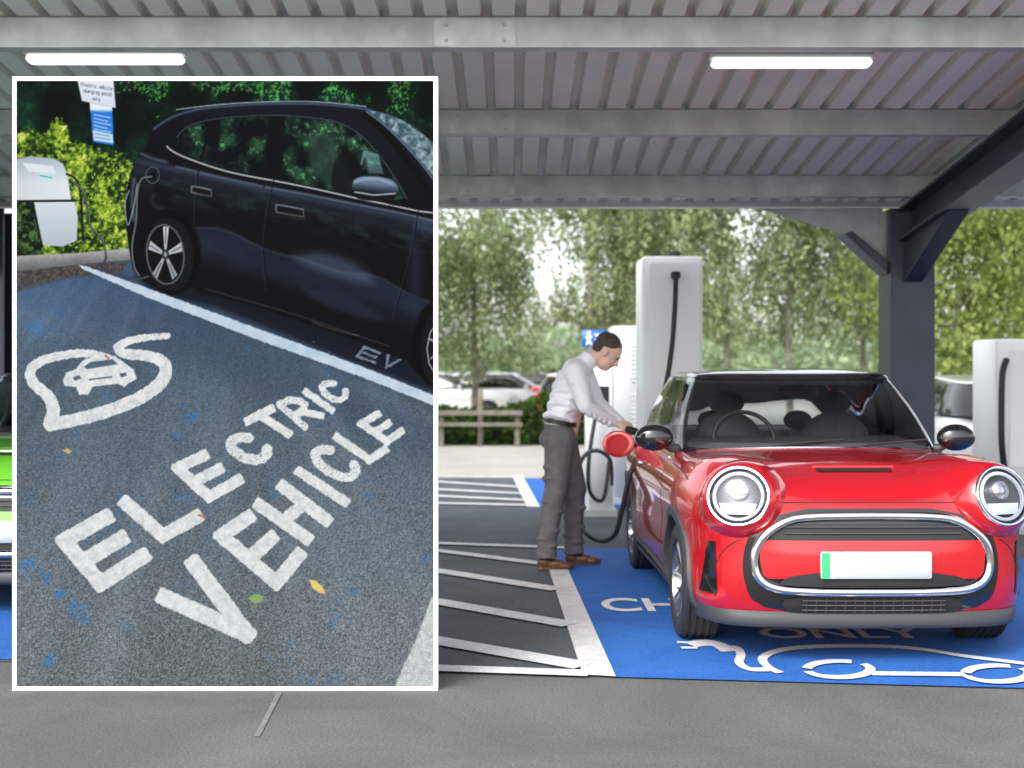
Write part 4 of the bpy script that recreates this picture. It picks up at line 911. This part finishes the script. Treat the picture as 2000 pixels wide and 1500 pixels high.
def wincol(X,Y):
    n=nz(X,Y,30,121,4); f=nz(X,Y,7,122,2); return mixc((6,13,15),(40,76,56),(n-.42)*2.6)+mixc((0,0,0),(96,148,96),(f-.54)*3.4)*np.clip((n-.46)*3,0,1)[...,None]*.8
poly(spl([(334,290),(344,266),(360,248),(400,234),(450,227),(531,224)],4)+[(530,352),(470,340),(420,327),(368,310),(342,300)],(10,12,16),CAR)
poly(spl([(341,287),(350,269),(365,252),(402,238),(450,231),(528,228)],4)+[(519,346),(470,336),(420,323),(370,306),(348,296)],wincol,WINR)
poly([(524,226),(556,228),(548,352),(517,348)],(9,11,14),CAR); stroke([(415,237),(392,312)],6,(9,11,15))
poly(spl([(556,229),(610,231),(660,240),(700,262),(735,300),(770,348),(793,386)],4)+[(770,392),(700,384),(620,366),(550,352)],wincol,WINF)
poly(spl([(600,270),(618,262),(650,268),(660,300),(680,330),(690,366),(640,362),(604,330)],3),(62,92,78),fe=9,al=.5,clip=[WINF])
poly(spl([(652,318),(668,300),(684,306),(694,340),(706,380),(650,372),(652,318)],3),(10,13,16),fe=3,al=.8,clip=[WINF])
stroke([(706,320),(712,296),(738,304)],4,(150,180,190),fe=2,al=.6); poly([(712,296),(742,304),(752,340),(720,338)],(112,150,160),fe=4,al=.55,clip=[WINF])
stroke([(742,305),(764,388)],3.5,(10,12,15))
poly(spl([(716,214),(760,224),(806,247),(852,284)],4)+[(852,352),(820,312),(780,268),(745,236)],lambda X,Y: mixc((58,84,96),(158,178,184),(nz(X,Y,9,131,3)-.35)*2+.2*((X-720)/120)),WSCR)
stroke(spl([(716,218),(746,240),(780,272),(820,316),(850,356)],4),2.5,(105,125,145),fe=1.2); stroke(spl([(712,226),(742,250),(776,288),(812,336),(850,392)],4),12,(8,10,14),CAR,fe=1.5)
stroke(spl([(326,286),(338,296),(366,309),(420,328),(470,341),(546,355),(620,370),(700,388),(770,402),(816,412),(850,416)],4),3.0,(178,188,190),fe=.9,al=.95)
stroke(spl([(346,268),(362,250),(400,236),(450,229),(531,225),(610,230),(662,240),(702,262),(738,300),(772,348),(795,388)],4),2,(70,84,96),al=.8)
for pp in (spl([(533,350),(518,430),(513,500),(520,570)],4),spl([(815,412),(806,470),(790,540),(766,620)],4),spl([(386,330),(380,400),(378,470)],4)): stroke(pp,1.5,(50,60,78),al=.6,clip=[CAR]); stroke([(a+2,b) for a,b in pp],1.5,(3,4,6),al=.8,clip=[CAR])
def rrect(x0,y0,x1,y1,s): return spl([(x0,y0+2),(x0+4,y0),(x1-3,y0+s-1),(x1,y0+s+3),(x1+1,y1+s-2),(x1-3,y1+s),(x0+4,y1+1),(x0,y1-2),(x0,y0+2)],3)
for idn,(x0,y0,x1,y1,s) in ((HA1,(373,363,413,377,7)),(HA2,(538,399,593,415,9))):
    poly(rrect(x0,y0,x1,y1,s),lambda X,Y: mixc((112,120,128),(86,84,80),(Y-y0)/14-.3),idn,fe=1.0); poly(rrect(x0+2.6,y0+2.8,x1-2,y1-2.4,s),(14,16,20),idn,fe=1.)
poly(spl([(688,368),(690,353),(706,345),(740,345),(766,352),(777,366),(776,382),(758,392),(720,392),(696,386),(688,368)],5),lambda X,Y: mixc((100,120,144),(14,16,22),(Y-354-(X-690)*.10)/20),MIR)
stroke(spl([(694,356),(710,350),(740,350),(764,358)],4),4,(170,186,204),fe=2.5,al=.7,clip=[MIR]); stroke([(693,375),(730,381),(772,378)],2.6,(185,196,206),al=.9); poly([(735,389),(772,391),(800,406),(762,400)],(14,16,20),MIR)
def ellp(cx,cy,rx,ry,rot=0,n=40): return [(cx+rx*math.cos(a)*math.cos(rot)-ry*math.sin(a)*math.sin(rot),cy+rx*math.cos(a)*math.sin(rot)+ry*math.sin(a)*math.cos(rot)) for a in np.linspace(0,2*math.pi,n,endpoint=False)]
poly(ellp(334,492,58,84,-.12),(5,6,9),CAR,fe=3)
poly(ellp(330,497,48,72,-.1),(18,20,24),WHR); poly(ellp(323,497,38,60,-.1),(34,37,42),WHR); poly(ellp(323,497,34,55,-.1),(10,11,14))
stroke(ellp(323,497,36,58,-.1)+[ellp(323,497,36,58,-.1)[0]],2,(120,126,132),al=.8)
for k in range(5):
    a=R(-88+72*k); q0=(323+4*math.cos(a-.5),497+7*math.sin(a-.5)); q3=(323+4*math.cos(a+.5),497+7*math.sin(a+.5)); q1=(323+34*math.cos(a-.17),497+55*math.sin(a-.17)); q2=(323+34*math.cos(a+.17),497+55*math.sin(a+.17))
    poly([q0,q1,q2,q3],lambda X,Y: mixc((196,202,208),(140,146,152),(Y-440)/110),fe=1); stroke([(323+14*math.cos(a),497+22*math.sin(a)),(323+32*math.cos(a),497+52*math.sin(a))],1.8,(40,44,50),al=.8)
poly(ellp(323,497,7,10),(40,44,50)); poly(ellp(323,497,3,5),(150,155,160))
poly([(800,706),(808,650),(822,608),(852,578),(852,760),(830,745)],(5,6,9),CAR,fe=3)
poly([(820,690),(824,650),(836,618),(852,604),(852,756),(838,744),(826,720)],(15,17,21),WHF); stroke([(852,632),(840,650),(834,680),(838,710),(852,735)],2.5,(150,156,162)); stroke([(852,668),(838,662)],4,(150,156,162)); stroke([(852,690),(842,700)],4,(120,126,132))
poly(ellp(298,342,13,16),(24,28,36),CAR,fe=1.5); stroke(ellp(298,342,13,16),1.5,(90,100,110)); poly(ellp(298,343,6,8),(6,8,10))
stroke(spl([(296,345),(276,350),(268,380),(266,430),(258,480),(262,520),(272,538)],5),3.4,(96,104,108),CAB); stroke(spl([(268,360),(262,400),(250,440),(244,400),(252,372)],5),2.6,(150,160,165),CAB,al=.8)
stroke(spl([(138,352),(160,372),(172,410),(176,440),(200,470),(207,500),(202,520),(220,535),(262,545),(290,540)],5),4.2,(58,64,68),CAB); stroke(spl([(139,351),(161,371),(173,409),(177,439),(201,469),(208,499)],5),1.3,(130,138,140),al=.7)
poly([(122,880),(132,876),(140,882),(134,886)],(205,180,90),LF1,fe=1); poly([(484,1168),(500,1160),(516,1164),(512,1174),(498,1180)],(140,165,105),LF2,fe=1)
poly([(604,1132),(616,1134),(630,1146),(636,1160),(624,1158),(610,1148)],(222,200,120),LF3,fe=1); stroke([(388,1006),(400,1010)],4,(190,110,50)); stroke([(206,694),(212,700)],4,(170,110,70))
for _ in range(60):
    x=rng.uniform(40,840); y=rng.uniform(640,1330); stroke([(x,y),(x+2,y+1)],2.2,(150,140,110),al=.5,clip=[ASPH])
CV=np.clip(CV*1.04,0,1); LIN=np.where(CV<=.04045,CV/12.92,((CV+.055)/1.055)**2.4)
YB=1.45*F/(1348-HY)
board=thing('photo_board','large white-framed photo board with black SUV and ELECTRIC VEHICLE road lettering','photo board',(P(440,0,YB).x,YB,0))
pm=bpy.data.materials.new('glowing_print'); pm.use_nodes=True; nt=pm.node_tree; bs=nt.nodes['Principled BSDF']; at=nt.nodes.new('ShaderNodeAttribute'); at.attribute_name='Col'
nt.links.new(at.outputs['Color'],bs.inputs['Emission Color']); bs.inputs['Emission Strength'].default_value=.97; bs.inputs['Base Color'].default_value=(.003,.003,.003,1); bs.inputs['Roughness'].default_value=.9; bs.inputs['Specular IOR Level'].default_value=0  # print given its own glow to hold its colours; no backlight behind it
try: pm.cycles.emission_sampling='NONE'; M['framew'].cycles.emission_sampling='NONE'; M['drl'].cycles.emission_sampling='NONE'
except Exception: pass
k=YB/F; PXv=(GX-1000)*k; PZv=HC+(HY-GY)*k
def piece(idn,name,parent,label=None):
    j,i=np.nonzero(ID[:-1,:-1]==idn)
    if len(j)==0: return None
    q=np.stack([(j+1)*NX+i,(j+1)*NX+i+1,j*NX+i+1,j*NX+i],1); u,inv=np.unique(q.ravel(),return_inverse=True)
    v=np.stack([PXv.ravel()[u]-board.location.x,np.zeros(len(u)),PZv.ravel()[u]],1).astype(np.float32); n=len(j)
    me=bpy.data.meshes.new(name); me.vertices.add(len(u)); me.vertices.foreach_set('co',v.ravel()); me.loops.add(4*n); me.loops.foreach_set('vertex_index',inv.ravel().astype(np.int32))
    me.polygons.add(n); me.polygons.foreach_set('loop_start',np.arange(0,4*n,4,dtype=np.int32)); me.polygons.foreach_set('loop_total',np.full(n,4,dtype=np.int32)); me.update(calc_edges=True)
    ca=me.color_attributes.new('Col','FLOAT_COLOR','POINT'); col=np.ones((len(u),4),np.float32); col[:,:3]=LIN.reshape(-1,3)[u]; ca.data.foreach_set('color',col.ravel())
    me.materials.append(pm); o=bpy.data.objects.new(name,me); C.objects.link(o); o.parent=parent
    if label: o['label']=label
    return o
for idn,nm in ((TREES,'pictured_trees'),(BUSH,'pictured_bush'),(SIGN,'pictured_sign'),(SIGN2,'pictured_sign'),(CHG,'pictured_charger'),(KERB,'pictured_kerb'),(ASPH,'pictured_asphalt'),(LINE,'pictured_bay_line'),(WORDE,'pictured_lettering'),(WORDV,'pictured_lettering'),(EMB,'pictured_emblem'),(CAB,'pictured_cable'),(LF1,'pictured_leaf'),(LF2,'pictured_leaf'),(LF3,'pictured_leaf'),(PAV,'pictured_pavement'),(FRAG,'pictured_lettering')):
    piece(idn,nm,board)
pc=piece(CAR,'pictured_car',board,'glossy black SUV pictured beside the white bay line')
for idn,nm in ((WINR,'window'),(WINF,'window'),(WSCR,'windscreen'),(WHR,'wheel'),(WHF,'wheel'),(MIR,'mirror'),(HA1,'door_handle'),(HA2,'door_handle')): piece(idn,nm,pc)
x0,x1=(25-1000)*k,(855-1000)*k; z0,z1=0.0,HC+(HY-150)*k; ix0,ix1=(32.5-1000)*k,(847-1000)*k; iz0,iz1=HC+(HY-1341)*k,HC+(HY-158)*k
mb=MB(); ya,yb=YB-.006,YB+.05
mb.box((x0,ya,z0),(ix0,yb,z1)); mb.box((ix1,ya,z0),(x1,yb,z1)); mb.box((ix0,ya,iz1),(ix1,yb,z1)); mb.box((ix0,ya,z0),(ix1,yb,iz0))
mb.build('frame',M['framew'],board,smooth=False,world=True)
mb=MB(); mb.box((x0+.01,yb+.001,.02),(x1-.01,yb+.02,z1-.01)); mb.build('back_panel',M['tubecase'],board,smooth=False,world=True)
for xx in (x0+.3,x1-.3):
    mb=MB(); mb.tube([(xx,yb+.02,1.9),(xx,yb+.62,.03)],.02,8); mb.tube([(xx,yb+.02,.03),(xx,yb+.66,.03)],.02,8); mb.build('rear_strut',M['galv'],board,world=True)
